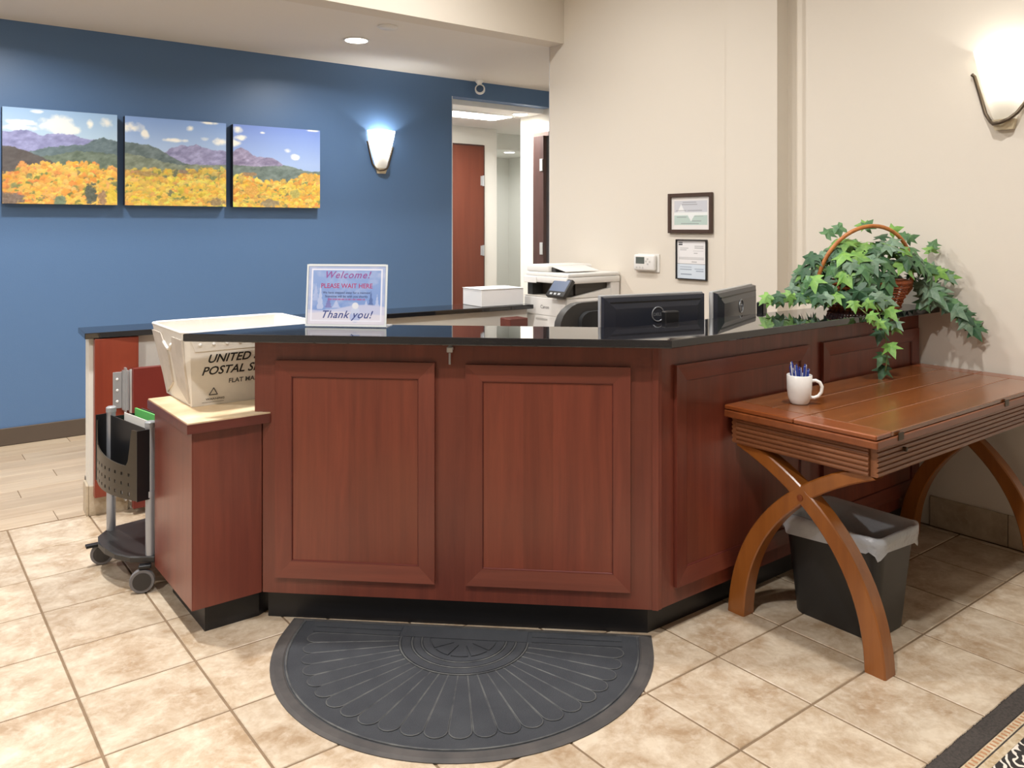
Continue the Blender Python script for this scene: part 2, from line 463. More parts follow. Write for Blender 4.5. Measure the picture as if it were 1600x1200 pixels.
# brown door at the end of the hallway
d1 = tag(build('door_1', B(4.12, 5.028, 6.975, 7.012, .01, 2.14, .003), doorwood), 'plain brown wooden door closed at the back of the hallway', kind='structure')
build('door_frame', prism(bmesh.new(), [(5.03, 6.985), (5.045, 6.985), (5.045, 7.019), (5.03, 7.019)], 0, 2.155), jambwood, d1)
build('door_head', B(4.1, 5.03, 6.985, 7.019, 2.142, 2.157), jambwood, d1)
for z in (.28, 1.05, 1.78):
    bm = bmesh.new(); lathe(bm, [(.011, z - .055), (.011, z + .055)], 10, (5.018, 6.968)); box(bm, 4.985, 5.018, 6.9705, 6.9745, z - .05, z + .05)
    build('hinge', bm, chrome, d1)
build('door_handle', B(4.16, 4.28, 6.935, 6.95, 1.0, 1.02, .004), chrome, d1)
# dark door standing open on the right
d2 = thing('door_2', 'dark brown door standing ajar in its frame on the hallway right', 'door')
del d2['category']; d2['kind'] = 'structure'
bm = bmesh.new(); box(bm, 4.830, 4.859, 5.872, 5.915, 0, 2.17); box(bm, 4.830, 4.859, 5.69, 5.8715, 2.13, 2.17)
build('door_frame', bm, mat('brown_frame', (104, 78, 70), .4), d2)
bm = bmesh.new(); box(bm, 4.776, 4.812, 5.70, 5.850, .01, 2.128, .002)
build('door_leaf', bm, jambwood, d2)
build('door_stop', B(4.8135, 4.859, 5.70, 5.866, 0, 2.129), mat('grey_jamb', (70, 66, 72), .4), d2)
for z in (.35, 1.10, 1.86):
    build('hinge', B(4.766, 4.775, 5.705, 5.745, z - .055, z + .055, .002), chrome, d2)
# --- half wall with granite cap behind the desk
HA = math.atan2(3.891 - 4.054, 3.113 - .744)
hw = struct('wall_half', B(0, 2.40, 0, .12, 0, .799), white_wall, 'white half wall behind the desk', loc=(.748, 4.072, 0), rotz=HA)
build('corner_guard', B(-.004, .012, .106, .1245, .0, .15), mat('grey_guard', (120, 112, 104), .5), hw)
bm = bmesh.new(); box(bm, -.012, -.0005, -.004, .106, 0, .135, .002); box(bm, 0.0, .16, -.012, -.0005, 0, .135, .002)
build('base_tile', bm, base_tile_m, hw)
# ceiling fittings -------------------------------------------------------
lampglow = mat('lamp_lens', (255, 250, 240), .5, emit=(255, 250, 240), estr=22)
def downlight(x, y, z, power, label, r=.075, color=(1, .975, .945), lamp='downlight_lamp'):
    t = thing('downlight', label, 'ceiling light', (x, y, z), 0, 'round recessed downlights')
    bm = bmesh.new(); lathe(bm, [(r * .82, -.001), (r * .86, -.007), (r * 1.08, -.005), (r * 1.12, -.001)], 32)
    build('trim_ring', bm, white_met, t, smooth=True)
    bm = bmesh.new(); lathe(bm, [(r * .95, -.0075), (r * .5, -.010), (0.0001, -.011)], 32)
    build('lens', bm, lampglow, t, smooth=True)
    area(lamp, (x, y, z - .02), r * 1.6, power, color)
    return t
downlight(2.487, 4.883, 2.529, 16, 'round lit downlight in the low ceiling before the blue wall')
for k, x in enumerate((.55, -1.4)): downlight(x, 4.883, 2.529, 16, 'round lit downlight in the low ceiling further along the blue wall', lamp='office_downlight_%d_offscreen' % (k + 1))
downlight(4.68, 5.92, HZ - .001, 7, 'round lit downlight in the hallway ceiling by the dark door', r=.07)
downlight(5.74, 7.46, 2.159, 7, 'small lit downlight at the far end of the hallway', r=.06)
for k, (x, y, p) in enumerate(((.35, 3.3, 56), (.35, .8, 46), (2.2, 1.0, 32), (-1.6, 1.8, 52), (2.3, 3.2, 26))):
    downlight(x, y, 3.199, p, 'round lit downlight in the high lobby ceiling', r=.085, lamp='lobby_downlight_%d_offscreen' % (k + 1))
t = thing('light_panel', 'long bright fluorescent panel in the hallway ceiling', 'ceiling light', (4.10, 6.22, HZ - .001))
build('frame', B(-.62, .62, -.17, .17, -.012, 0), white_met, t)
build('diffuser', B(-.6, .6, -.15, .15, -.014, -.0122), lampglow, t)
l = area('panel_lamp', (4.10, 6.22, HZ - .03), 1, 24, (1, .98, .95)); l.data.shape = 'RECTANGLE'; l.data.size = 1.2; l.data.size_y = .3
t = thing('smoke_detector', 'flat white disc detector on the low ceiling', 'detector', (2.47, 4.437, 2.529))
bm = bmesh.new(); lathe(bm, [(.062, 0), (.062, -.008), (.056, -.010)], 28); build('plate', bm, white_pl, t, smooth='auto')
bm = bmesh.new(); lathe(bm, [(.055, -.0101), (.052, -.013), (.0001, -.016)], 28); build('cover', bm, white_pl, t, smooth=True)
t = thing('security_camera', 'small white round security camera at the ceiling edge above the opening', 'camera', (3.99, 5.60, 2.529))
bm = bmesh.new(); lathe(bm, [(.034, 0), (.034, -.012), (.022, -.028), (.014, -.042)], 24); build('mount', bm, white_met, t, smooth='auto')
bm = bmesh.new(); lathe(bm, [(.0001, -.036), (.030, -.030), (.043, -.012), (.043, .012), (.036, .016)], 28)
o = build('camera_body', bm, white_met, t, loc=(0, -.01, -.078), rot=(R(80), 0, R(-38)), smooth='auto')
bm = bmesh.new(); lathe(bm, [(.035, .0105), (.031, .0165), (.0001, .018)], 24); build('camera_lens', bm, mat('camera_glass', (60, 84, 116), .15), o, smooth=True)

# --- wall sconces
glass_lamp = bpy.data.materials.new('sconce_glass'); glass_lamp.use_nodes = True
nt = glass_lamp.node_tree; b = nt.nodes['Principled BSDF']
nt.nodes.remove(b)
df = nt.nodes.new('ShaderNodeBsdfDiffuse'); tl = nt.nodes.new('ShaderNodeBsdfTranslucent'); ms = nt.nodes.new('ShaderNodeMixShader')
for n_ in (df, tl): n_.inputs['Color'].default_value = (.86, .84, .78, 1)
ms.inputs['Fac'].default_value = .55
nt.links.new(df.outputs[0], ms.inputs[1]); nt.links.new(tl.outputs[0], ms.inputs[2]); nt.links.new(ms.outputs[0], nt.nodes['Material Output'].inputs['Surface'])
def sconce(label, loc, rz, power):
    t = thing('wall_sconce', label, 'wall lamp', loc, rz, 'tapered glass wall sconces')   # local -Y points into the room
    bm = bmesh.new(); rings = []
    prof = [(.042, 0), (.05, .02), (.066, .08), (.084, .15), (.102, .22), (.118, .29)]
    for r, z in prof:
        rings.append([(r * math.cos(a), -.004 - r * .82 * math.sin(a), z) for a in [math.pi * i / 16 for i in range(17)]])
    loft(bm, rings, cap0=False, cap1=False, closed=False)
    build('glass_shade', bm, glass_lamp, t, smooth=True)
    bm = bmesh.new(); box(bm, -.04, .04, -.004, -.0005, .01, .25); build('back_plate', bm, bronze, t)
    bm = bmesh.new()
    def side(s): return [(s * .124, -.02, .20), (s * .116, -.012, .19), (s * .098, -.008, .12), (s * .074, -.008, .03), (s * .05, -.02, -.005), (s * .03, -.045, -.018)]
    tube(bm, side(-1) + [(0, -.056, -.016), (.03, -.05, -.004), (.052, -.03, .02), (.074, -.008, .06), (.092, -.006, .12), (.106, -.005, .17)], .0075, 8, flat=1.0)
    build('strap', bm, bronze, t, smooth=True)
    bm = bmesh.new(); loft(bm, [rrect_y(.034, .03, -.042), rrect_y(.042, .04, -.012), rrect_y(.044, .044, -.002)])
    build('finial', bm, mat('cream_glass', (214, 200, 170), .4), t, smooth='auto')
    build('bulb', lathe_bm([(.0001, .10), (.016, .115), (.021, .15), (.014, .18), (.0001, .19)], (0, -.045)), lampglow, t, smooth=True)
    l = bpy.data.lights.new('sconce_lamp', 'POINT'); l.energy = power; l.color = (1, .98, .94); l.shadow_soft_size = .015
    o = link('sconce_lamp', l, None); o.matrix_world = Matrix.Translation(loc) @ Matrix.Rotation(rz, 4, 'Z') @ Matrix.Translation((0, -.048, .222))
    return t
def rrect_y(hx, d, z): return [(-hx, -.005, z), (-hx, -d * .7, z), (-hx * .6, -d, z), (hx * .6, -d, z), (hx, -d * .7, z), (hx, -.005, z)]
def lathe_bm(prof, c=(0, 0), seg=16):
    bm = bmesh.new(); lathe(bm, prof, seg, c); return bm
sconce('lit tapered glass wall sconce on the blue wall', (3.10, WY, 1.755), 0, 6)
sconce('lit tapered glass wall sconce high on the beige wall', (WX, 1.40, 1.735), R(-90), 1.3)

# ================================================================== RECEPTION DESK
Fp = Vector((1.936, 1.753)); Ip = Vector((1.007, 2.634))
u = (Fp - Ip).normalized(); nrm = Vector((u.y, -u.x))
if nrm.y > 0: nrm = -nrm
DL = (Fp - Ip).length; DA = math.atan2(u.y, u.x)
ZT = .929            # underside of granite
desk = thing('reception_desk', 'cherry wood reception desk with framed panels and an angled front', 'desk', (1.936, 1.9, 0))
def dchild(name, bm, m, **k):
    o = build(name, bm, m, desk, **k)
    o.matrix_parent_inverse = Matrix.Translation((-1.936, -1.9, 0)); return o
def D(s, off, z=0):  # point on the angled front: along, outwards
    p = Ip + u * s + nrm * off
    return (p.x, p.y, z)
# face boards of the two wings (each a mesh in the frame of its own face; local -Y is outwards)
E0 = -.033
LZ = .6892
dchild('front_board', box(B(-.0055, DL - .001, 0, .02, .094, LZ), E0, DL - .001, 0, .02, LZ + .0001, ZT - .0005), cherry, loc=D(0, 0), rotz=DA)
dchild('wing_board', B(0, WX - 1.936 - .002, 0, .02, .094, ZT - .0005), cherry, loc=(1.9365, 1.753, 0))
end_pts = [D(E0, -.0205)[:2], D(E0 + .13, -.0205)[:2], D(E0 + .16, -.11)[:2], D(E0 + .05, -.11)[:2]]
def core(s0, s1, z0, z1): return prism(bmesh.new(), [D(s0, -.0205)[:2], D(DL - .02, -.0205)[:2], (WX - .003, 1.774), (WX - .003, 1.874), D(DL + .02, -.12)[:2], D(s1, -.12)[:2]], z0, z1)
dchild('core_wall', core(-.0055, -.0055, .094, LZ), cherry)
dchild('core_wall', core(E0 + .001, E0 + .10, LZ + .0001, ZT - .0005), cherry)
def face_frame(s0, s1, z0, z1, place):
    w = .053; p = .014
    def piece(name, quad, m):
        bm = bmesh.new(); bot = [bm.verts.new((x, -.0003, z)) for x, z in quad]; 
        # outer edge proud, inner edge slightly lower with a chamfer
        dep = [p, p, p - .005, p - .005]
        top = [bm.verts.new((x, -d, z)) for (x, z), d in zip(quad, dep)]
        bm.faces.new(bot); bm.faces.new(top[::-1])
        for i in range(4): bm.faces.new((bot[i], bot[(i + 1) % 4], top[(i + 1) % 4], top[i]))
        place(name, bm, m)
    a, b_, c, d = (s0, z0), (s1, z0), (s1, z1), (s0, z1)
    A, B_, C, D_ = (s0 + w, z0 + w), (s1 - w, z0 + w), (s1 - w, z1 - w), (s0 + w, z1 - w)
    piece('stile', (a, d, D_, A), cherry); piece('stile', (b_, c, C, B_), cherry)
    piece('rail', (d, c, C, D_), cherry_x); piece('rail', (a, b_, B_, A), cherry_x)
    bm = bmesh.new()
    box(bm, s0 + w + .0005, s1 - w - .0005, -.003, -.0003, z0 + w + .0005, z1 - w - .0005)
    place('panel', bm, cherry_panel)
    # inner bead
    bm = bmesh.new()
    q = [(s0 + w, z0 + w), (s1 - w, z0 + w), (s1 - w, z1 - w), (s0 + w, z1 - w)]
    for i in range(4):
        (xa, za), (xb, zb) = q[i], q[(i + 1) % 4]
        tube(bm, [(xa, -.004, za), (xb, -.004, zb)], .0045, 6)
    place('bead', bm, cherry_edge)
onfront = lambda n, bm, m: dchild(n, bm, m, loc=D(0, 0), rotz=DA)
onwing = lambda n, bm, m: dchild(n, bm, m, loc=(0, 1.753, 0))
face_frame(.041, .572, .15, .862, onfront)
face_frame(.672, 1.196, .15, .858, onfront)
face_frame(2.012, 2.762, .147, .857, onwing)
face_frame(2.852, 3.602, .147, .857, onwing)
dchild('corner_post', prism(bmesh.new(), [(1.936, 1.7515), (1.952, 1.7495), (1.953, 1.7525), D(DL - .016, .0005)[:2], D(DL - .016, .004)[:2], (1.9345, 1.7475)], .094, ZT - .001), cherry)
# toe kick
T1 = D(0, -.03); T2 = D(DL, -.03)
dchild('toe_kick', prism(bmesh.new(), [D(.0, -.032)[:2], (1.945, 1.803), (WX - .003, 1.803), (WX - .003, 1.85), (1.97, 1.85), D(.02, -.09)[:2]], 0, .0938), black_toe)
# key left in the lock under the top
t = thing('key', 'small metal key hanging in the lock under the granite top', 'key', D(.622, 0))
t.rotation_euler.z = DA
bm = bmesh.new(); lathe(bm, [(.010, 0), (.010, .012), (.007, .014)], 20); build('lock_barrel', bm, chrome, t, loc=(0, 0, .908), rot=(R(90), 0, 0), smooth='auto')
bm = bmesh.new(); box(bm, -.010, .010, -.019, -.0155, .896, .914, .002); build('key_bow', bm, chrome, t)
bm = bmesh.new(); box(bm, -.0035, .0035, -.019, -.016, .858, .895, .001); build('key_tag', bm, steel, t)

# granite top of the desk
c0 = D(DL, .091); 
ov = .091
def front_line(s): return Ip + u * s + nrm * ov
# front corner where the two overhangs meet
yc = 1.753 - ov
s_c = ((Ip + nrm * ov).y - yc) / (-u.y); fc = front_line(s_c)
tip = Vector((.774, 2.728)); s_t = (tip - (Ip + nrm * ov)).dot(u); tipp = front_line(s_t)
wd = .304
s_b = ((Ip + nrm * (ov - wd)).y - (yc + wd)) / (-u.y); bc = Ip + nrm * (ov - wd) + u * s_b
# left cut runs along X from the tip to the back line
s_l = ((Ip + nrm * (ov - wd)).y - (tipp.y + .018)) / (-u.y); bl = Ip + nrm * (ov - wd) + u * s_l
gp = [tipp, fc, (WX - .001, yc), (WX - .001, yc + wd), bc, bl]
gt = tag(build('granite_countertop', prism(bmesh.new(), [tuple(p) for p in gp], .9295, .955, .003, 2), granite_m), 'polished black granite top on the reception desk, pointed at one end', 'countertop')
# inner work surface and its cabinet
ip = [D(.25, -.122)[:2], D(DL + .02, -.122)[:2], (3.60, 1.876), (3.60, 2.34), (2.30, 2.34), D(.30, -.50)[:2]]
ws = thing('work_surface', 'tan laminate work surface behind the tall desk front', 'desk', (2.4, 2.2, 0))
o = build('worktop', prism(bmesh.new(), ip, .605, .64, .002), mat('tan_laminate', (196, 168, 130), .45, var=.1), ws); o.matrix_parent_inverse = Matrix.Translation((-2.4, -2.2, 0))
for x0 in (2.35, 3.1):
    o = build('support', B(x0, x0 + .4, 1.90, 2.30, 0, .604), cherry, ws); o.matrix_parent_inverse = Matrix.Translation((-2.4, -2.2, 0))

# low cabinet at the end of the desk
lc = thing('low_cabinet', 'low cherry cabinet with worn cream top at the end of the desk', 'cabinet', (.90, 2.85, 0))
def lchild(name, bm, m):
    o = build(name, bm, m, lc); o.matrix_parent_inverse = Matrix.Translation((-.90, -2.85, 0)); return o
lpts = [(.779, 2.640), (.9995, 2.640), D(-.0075, -.13)[:2], (1.19, 2.83), (1.19, 3.075), (.779, 3.075)]
lchild('body', prism(bmesh.new(), lpts, .094, .655), cherry)
lchild('end_panel', B(.776, .7788, 2.641, 3.075, .094, .655), cherry_end)
lchild('toe_kick', prism(bmesh.new(), [(.828, 2.679), (1.005, 2.679), D(-.01, -.10)[:2], (1.13, 2.84), (1.13, 3.04), (.828, 3.04)], 0, .0937), black_toe)
tp = [(.755, 2.617), (1.013, 2.617), D(.005, -.001)[:2], (1.215, 2.83), (1.215, 3.09), (.755, 3.09)]
tp = [(.755, 2.617), D(.0225, .002)[:2], D(-.0075, .002)[:2], D(-.0075, -.13)[:2], (1.215, 2.83), (1.215, 3.09), (.755, 3.09)]
lchild('top_edge', prism(bmesh.new(), tp, .6552, .684), cherry_edge)
lchild('top', prism(bmesh.new(), [(x + (.003 if x < 1 else 0), y + (.003 if y < 2.63 else 0)) for x, y in tp], .6842, .6885), mat('cream_laminate', (226, 208, 176), .45, rgb2=(204, 176, 138), vscale=7, detail=6))

# gate jamb and swing gate
gj = thing('gate_jamb', 'reddish wooden jamb board fixed to the end of the half wall', 'panel', (.85, 4.0, 0))
o = build('board', B(.762, .945, 4.020, 4.0555, .088, .797, .002), gatewood, gj); o.matrix_parent_inverse = Matrix.Translation((-.85, -4, 0))
gate = thing('swing_gate', 'low reddish wooden swing gate with a steel spring hinge', 'gate', (.90, 3.985, 0))
def gchild(name, bm, m, **k):
    o = build(name, bm, m, gate, **k); o.matrix_parent_inverse = Matrix.Translation((-.90, -3.95, 0)); return o
gchild('gate_panel', B(.905, 1.52, 3.912, 3.942, .03, .662, .002), mat('gate_red', (116, 42, 34), .4, var=.15, vscale=2))
for zz in (.56, .16):
    bm = bmesh.new(); box(bm, .835, .872, 3.979, 3.984, zz - .082, zz + .082, .001); hl = gchild('hinge_leaf', bm, chrome)
    for k in range(3):
        bm = bmesh.new(); lathe(bm, [(.006, 0), (.005, .002), (.0001, .003)], 10)
        s = build('screw', bm, white_met, hl, loc=(.853, 3.9788, zz - .05 + k * .05), rot=(R(90), 0, 0))
    bm = bmesh.new()
    for k in range(3): box(bm, .873 + k * .008, .881 + k * .008, 3.966 - k * .009, 3.984, zz - .09 - (k == 1) * .01, zz + .088 + (k == 1) * .012)
    gchild('hinge_channel', bm, chrome)
    bm = bmesh.new(); lathe(bm, [(.012, zz - .105), (.0155, zz - .10), (.0155, zz + .085), (.013, zz + .092)], 20, (.912, 3.958)); gchild('hinge_barrel', bm, chrome, smooth='auto')

# granite cap on the half wall
tag(build('granite_coping', B(-.022, 2.415, -.05, .21, .7998, .826, .003, 2), granite_m, loc=(.748, 4.072, 0), rotz=HA), 'polished black granite cap along the white half wall', 'countertop')

# ================================================================== PICTURES AND NOTICES
def poly(xs, pts):
    p = np.array(pts); return np.interp(xs, p[:, 0], p[:, 1])
def mixc(img, mask, col):
    mask = np.clip(mask, 0, 1)[..., None]; return img * (1 - mask) + np.asarray(col, float) * mask
def landscape(n, W=220, Hh=190):
    U, Vv = np.meshgrid(np.linspace(0, 1, W), np.linspace(0, 1, Hh)); xs = U[0]
    sky_t, sky_b = [((140, 178, 226), (196, 220, 240)), ((116, 152, 220), (176, 200, 238)), ((100, 130, 216), (156, 182, 236))][n]
    img = np.asarray(sky_t, float) * (1 - Vv[..., None] / .45).clip(0, 1) + np.asarray(sky_b, float) * (Vv[..., None] / .45).clip(0, 1)
    wob = fbm(U, Vv, 11, 5 + n) - .5
    clouds = [[(.48, .15, .16, .10), (.38, .12, .08, .05), (.75, .12, .035, .055), (.90, .09, .08, .06), (.15, .15, .13, .03), (.1, .21, .16, .03), (.28, .03, .06, .02), (.58, .2, .08, .05)],
              [(.06, .12, .10, .06), (.19, .2, .04, .05), (.5, .24, .14, .025), (.63, .09, .05, .035), (.78, .2, .06, .03), (.93, .22, .09, .05), (.8, .01, .1, .02)],
              [(.05, .06, .06, .05), (.09, .16, .08, .035), (.02, .23, .08, .04), (.6, .28, .06, .03), (.7, .36, .05, .035), (.33, .08, .03, .015), (.9, .01, .08, .015)]][n]
    for cx, cy, rx, ry in clouds:
        d = ((U - cx) / rx) ** 2 + ((Vv - cy) / ry) ** 2 + wob * 2.6
        img = mixc(img, (1.1 - d) * .9, (250, 247, 243))
    def ridge(pts, col, jag, seed, var=26):
        nonlocal img
        y = poly(xs, pts) + (fbm(xs, xs * 0, 30, seed) - .5) * jag
        m = np.clip((Vv - y[None]) * Hh, 0, 1)
        t = (fbm(U * 1.5 + Vv * .6, Vv * 2, 14, seed + 9) - .5) * 2
        img = img * (1 - m[..., None]) + (np.asarray(col, float) + t[..., None] * var) * m[..., None]
    if n == 0:
        ridge([(0, .257), (.08, .25), (.15, .225), (.22, .235), (.28, .255), (.33, .28), (.4, .25), (.52, .24), (.6, .245), (.66, .275), (.8, .285), (1, .33)], (132, 134, 190), .03, 2, 34)
        ridge([(0, .5), (.25, .44), (.35, .40), (.5, .37), (.7, .345), (.8, .285), (.88, .25), (.92, .275), (1, .29)], (84, 104, 116), .03, 4, 30)
        ridge([(0, .5), (.3, .5), (.5, .46), (.62, .42), (.8, .42), (1, .44)], (92, 108, 96), .03, 14, 36)
        ridge([(0, .40), (.1, .41), (.2, .445), (.3, .49), (.42, .55), (.5, .62)], (70, 62, 66), .02, 6, 16)
        tree = [(0, .67), (.08, .66), (.15, .56), (.22, .56), (.27, .58), (.33, .555), (.5, .55), (.6, .53), (.8, .53), (.85, .57), (1, .565)]
    elif n == 1:
        ridge([(0, .7), (.35, .4), (.45, .32), (.56, .29), (.63, .3), (.7, .265), (.76, .31), (.85, .32), (1, .33)], (136, 132, 180), .04, 21, 44)
        ridge([(0, .29), (.1, .3), (.22, .31), (.32, .35), (.42, .42), (.55, .49), (.7, .53), (1, .55)], (82, 98, 104), .025, 23, 34)
        ridge([(0, .42), (.2, .45), (.5, .52), (.7, .51), (1, .50)], (112, 122, 106), .03, 25, 40)
        tree = [(0, .56), (.2, .56), (.4, .58), (.6, .56), (1, .54)]
    else:
        ridge([(0, .33), (.08, .27), (.14, .30), (.22, .37), (.3, .38), (.4, .375), (.48, .41), (.58, .48), (.8, .53), (1, .56)], (140, 128, 168), .03, 31, 50)
        ridge([(0, .49), (.3, .5), (.6, .47), (.8, .52), (.9, .54), (1, .52)], (98, 114, 112), .02, 33, 34)
        tree = [(0, .60), (.15, .59), (.3, .66), (.5, .66), (.7, .62), (.8, .56), (1, .53)]
    # autumn trees as overlapping round crowns
    rs = np.random.default_rng(40 + n)
    cols = {0: [(236, 158, 62), (240, 178, 74), (228, 140, 56), (240, 196, 84), (226, 170, 70)],
            1: [(240, 200, 70), (232, 190, 64), (226, 176, 62), (236, 206, 92), (214, 164, 70)],
            2: [(238, 190, 62), (230, 170, 54), (222, 150, 52), (240, 204, 88), (208, 168, 72)]}[n]
    base_y = poly(xs, tree)
    img = mixc(img, np.clip((Vv - base_y[None] - .03) * 40, 0, 1), (186, 130, 56))
    for k in range(620):
        cx = rs.random(); v0 = float(np.interp(cx, xs, base_y)); dep = (k / 620) ** .9
        cy = v0 + .03 + (1.02 - v0) * dep; rr = .018 + .028 * rs.random() + .012 * dep
        c = np.array(cols[rs.integers(5)], float)
        if n == 0: c = c * (1 - .25 * max(0, .35 - cx)) + np.array((6, 14, 6)) * (cx - .5)
        if n == 1 and cy < .70: c = c * .82 + np.array((20, 14, 8))
        if rs.random() < .08: c = np.array((120, 122, 66))
        c = c + rs.normal(0, 9, 3)
        x0, x1 = int(max(0, (cx - 1.6 * rr) * W)), int(min(W, (cx + 1.6 * rr) * W) + 1); y0, y1 = int(max(0, (cy - 1.8 * rr) * Hh)), int(min(Hh, (cy + 1.8 * rr) * Hh) + 1)
        if x1 <= x0 or y1 <= y0: continue
        su, sv = U[y0:y1, x0:x1], Vv[y0:y1, x0:x1]
        nz = fbm(su, sv, 46, int(k % 7), 2) - .5
        d = ((su - cx) / rr) ** 2 + ((sv - cy) / (rr * 1.25)) ** 2 + nz * 1.6
        lit = np.clip(.5 - (sv - cy) / (2.4 * rr), 0, 1)[..., None] + nz[..., None] * .7
        cc = c * (.74 + .36 * lit)
        mk = np.clip((1 - d) * 2.2, 0, 1)[..., None]
        img[y0:y1, x0:x1] = img[y0:y1, x0:x1] * (1 - mk) + cc * mk
    def blob(cx, cy, rx, ry, col, sd=3):
        nonlocal img
        nz = fbm(U, Vv, 40, sd) - .5
        d = ((U - cx) / rx) ** 2 + ((Vv - cy) / ry) ** 2 + nz * 1.8
        t = (fbm(U, Vv, 60, sd + 3) - .5)[..., None] * 60
        m = np.clip((1 - d) * 2, 0, 1)[..., None]; img = img * (1 - m) + (np.asarray(col, float) + t) * m
    if n == 0:
        blob(.76, .88, .06, .14, (74, 80, 72)); blob(.06, .95, .13, .08, (112, 92, 84)); blob(.48, .97, .07, .07, (104, 122, 96)); blob(.95, .9, .06, .12, (236, 200, 60)); blob(.86, .93, .04, .1, (160, 122, 90))
    elif n == 1:
        blob(.48, .62, .035, .05, (92, 96, 74)); blob(.86, .66, .05, .03, (110, 122, 76)); blob(.9, .95, .09, .05, (150, 124, 86)); blob(.56, .60, .05, .025, (138, 110, 92)); blob(.2, .64, .12, .03, (168, 132, 76))
    else:
        blob(.2, .8, .08, .07, (224, 160, 66)); blob(.4, .95, .12, .06, (150, 130, 96)); blob(.7, .82, .06, .06, (180, 166, 84)); blob(.17, .60, .1, .025, (150, 116, 84)); blob(.88, .62, .10, .06, (216, 160, 70))
    return np.clip(img * .86 + np.array((34, 36, 32)), 0, 255)
canv = mat('canvas_edge', (38, 44, 58), .7)
for n, (x0, x1, lab) in enumerate(((.574, 1.195, 'canvas photo of purple mountains above orange autumn trees'),
                                   (1.240, 1.881, 'canvas photo of a craggy peak above all yellow autumn trees'),
                                   (1.929, 2.569, 'canvas photo with deep blue sky and ridge falling to yellow trees'))):
    t = thing('canvas_picture', lab, 'picture', (x0, WY, 1.436), 0, 'landscape canvases on the blue wall')
    w, h = x1 - x0, .570
    build('canvas', B(0, w, -.055, -.004, 0, h, .002), canv, t)
    print_sheet('photo_print', landscape(n), w, h, attr_mat('canvas_print', .55), t, (0, -.0556, 0), (0, 0, 0))

# framed papers on the beige wall (local -Y towards the room)
def cert_img(kind, W=90, Hh=76):
    U, Vv = np.meshgrid(np.linspace(0, 1, W), np.linspace(0, 1, Hh))
    if kind == 0:
        img = np.ones((Hh, W, 3)) * np.array((236, 232, 228.))
        inn = (U > .07) & (U < .94) & (Vv > .12) & (Vv < .86)
        g = np.where(Vv[..., None] < .5, np.array((204, 206, 212.)), np.array((190, 208, 200.)))
        img = np.where(inn[..., None], g, img)
        img = mixc(img, ((Vv > .47) & (Vv < .57) & inn) * 1.0, (236, 240, 238))
        tri = (np.abs(U - .26) < (Vv - .22) * .42) & (Vv < .46) & (Vv > .22); img = mixc(img, tri * .9, (240, 242, 242))
        tri = (np.abs(U - .52) < (.75 - Vv) * .5) & (Vv > .55) & (Vv < .75); img = mixc(img, tri * .9, (240, 242, 242))
        for (a, b_, v) in ((.3, .66, .17), (.28, .68, .235), (.12, .4, .42), (.42, .8, .42), (.14, .4, .62), (.6, .84, .60), (.55, .78, .74), (.25, .72, .82)):
            img = mixc(img, ((U > a) & (U < b_) & (np.abs(Vv - v) < .012)) * .45, (120, 120, 124))
    else:
        img = np.ones((Hh, W, 3)) * np.array((238, 236, 236.))
        low = Vv > .62; img = np.where(low[..., None], np.array((216, 226, 236.)), img)
        img = mixc(img, (np.abs(Vv - .615) < .008) * 1.0, (84, 84, 84))
        img = mixc(img, ((U > .05) & (U < .18) & (((Vv > .045) & (Vv < .07)) | ((Vv > .085) & (Vv < .12)))) * .95, (40, 40, 44))
        for (a, b_, v, c) in ((.6, .9, .15, .35), (.6, .9, .19, .4), (.1, .38, .2, .3), (.1, .32, .25, .3), (.55, .9, .27, .2), (.58, .7, .33, .35), (.06, .92, .45, .25), (.06, .92, .49, .3), (.5, .68, .56, .4), (.1, .5, .70, .3), (.1, .5, .76, .45), (.6, .9, .74, .35), (.65, .9, .80, .5), (.12, .5, .89, .6)):
            img = mixc(img, ((U > a) & (U < b_) & (np.abs(Vv - v) < .013)) * c, (96, 110, 130) if v > .62 else (110, 110, 110))
    return img
def frame_thing(label, yl, yr, z0, z1, bw, fm, kind, res):
    w, h = yl - yr, z1 - z0
    t = thing('wall_frame', label, 'frame', (WX, yl, z0), R(-90))
    for nm, a in (('frame_side', (0, bw, 0, h)), ('frame_side', (w - bw, w, 0, h)), ('frame_rail', (bw + .0003, w - bw - .0003, h - bw, h)), ('frame_rail', (bw + .0003, w - bw - .0003, 0, bw))):
        build(nm, B(a[0], a[1], -.018, -.001, a[2], a[3], .002), fm, t)
    print_sheet('paper', cert_img(kind, *res), w - 2 * bw - .0006, h - 2 * bw - .0006, attr_mat('paper_print', .35, .3), t, (bw + .0003, -.006, bw + .0003), (0, 0, 0))
    return t
frame_thing('wide dark brown framed certificate on the beige wall', 3.19, 2.873, 1.262, 1.489, .021, mat('brown_frame_wood', (74, 56, 46), .4), 0, (90, 76))
frame_thing('narrow black framed licence papers below the brown frame', 3.132, 2.912, 1.0, 1.227, .006, mat('black_frame', (30, 30, 32), .4), 1, (80, 110))
# thermostat
t = thing('thermostat', 'white thermostat with small grey display on the beige wall', 'thermostat', (WX, 3.448, 1.037), R(-90))
build('wall_plate', B(.012, .185, -.006, -.0005, -.008, .102, .004, 2), mat('plate_white', (228, 226, 220), .5), t)
o = build('housing', B(0, .17, -.034, -.0065, 0, .097, .012, 3), white_pl, t, smooth='auto')
build('display', B(.024, .092, -.0352, -.0342, .042, .082), mat('lcd', (92, 98, 92), .25), t)
for (x, z) in ((.118, .072), (.134, .056), (.118, .042), (.105, .058), (.03, .02), (.055, .02), (.08, .02)):
    build('button', B(x - .006, x + .006, -.0362, -.0343, z - .005, z + .005, .0012), mat('button_grey', (206, 204, 200), .4), t)

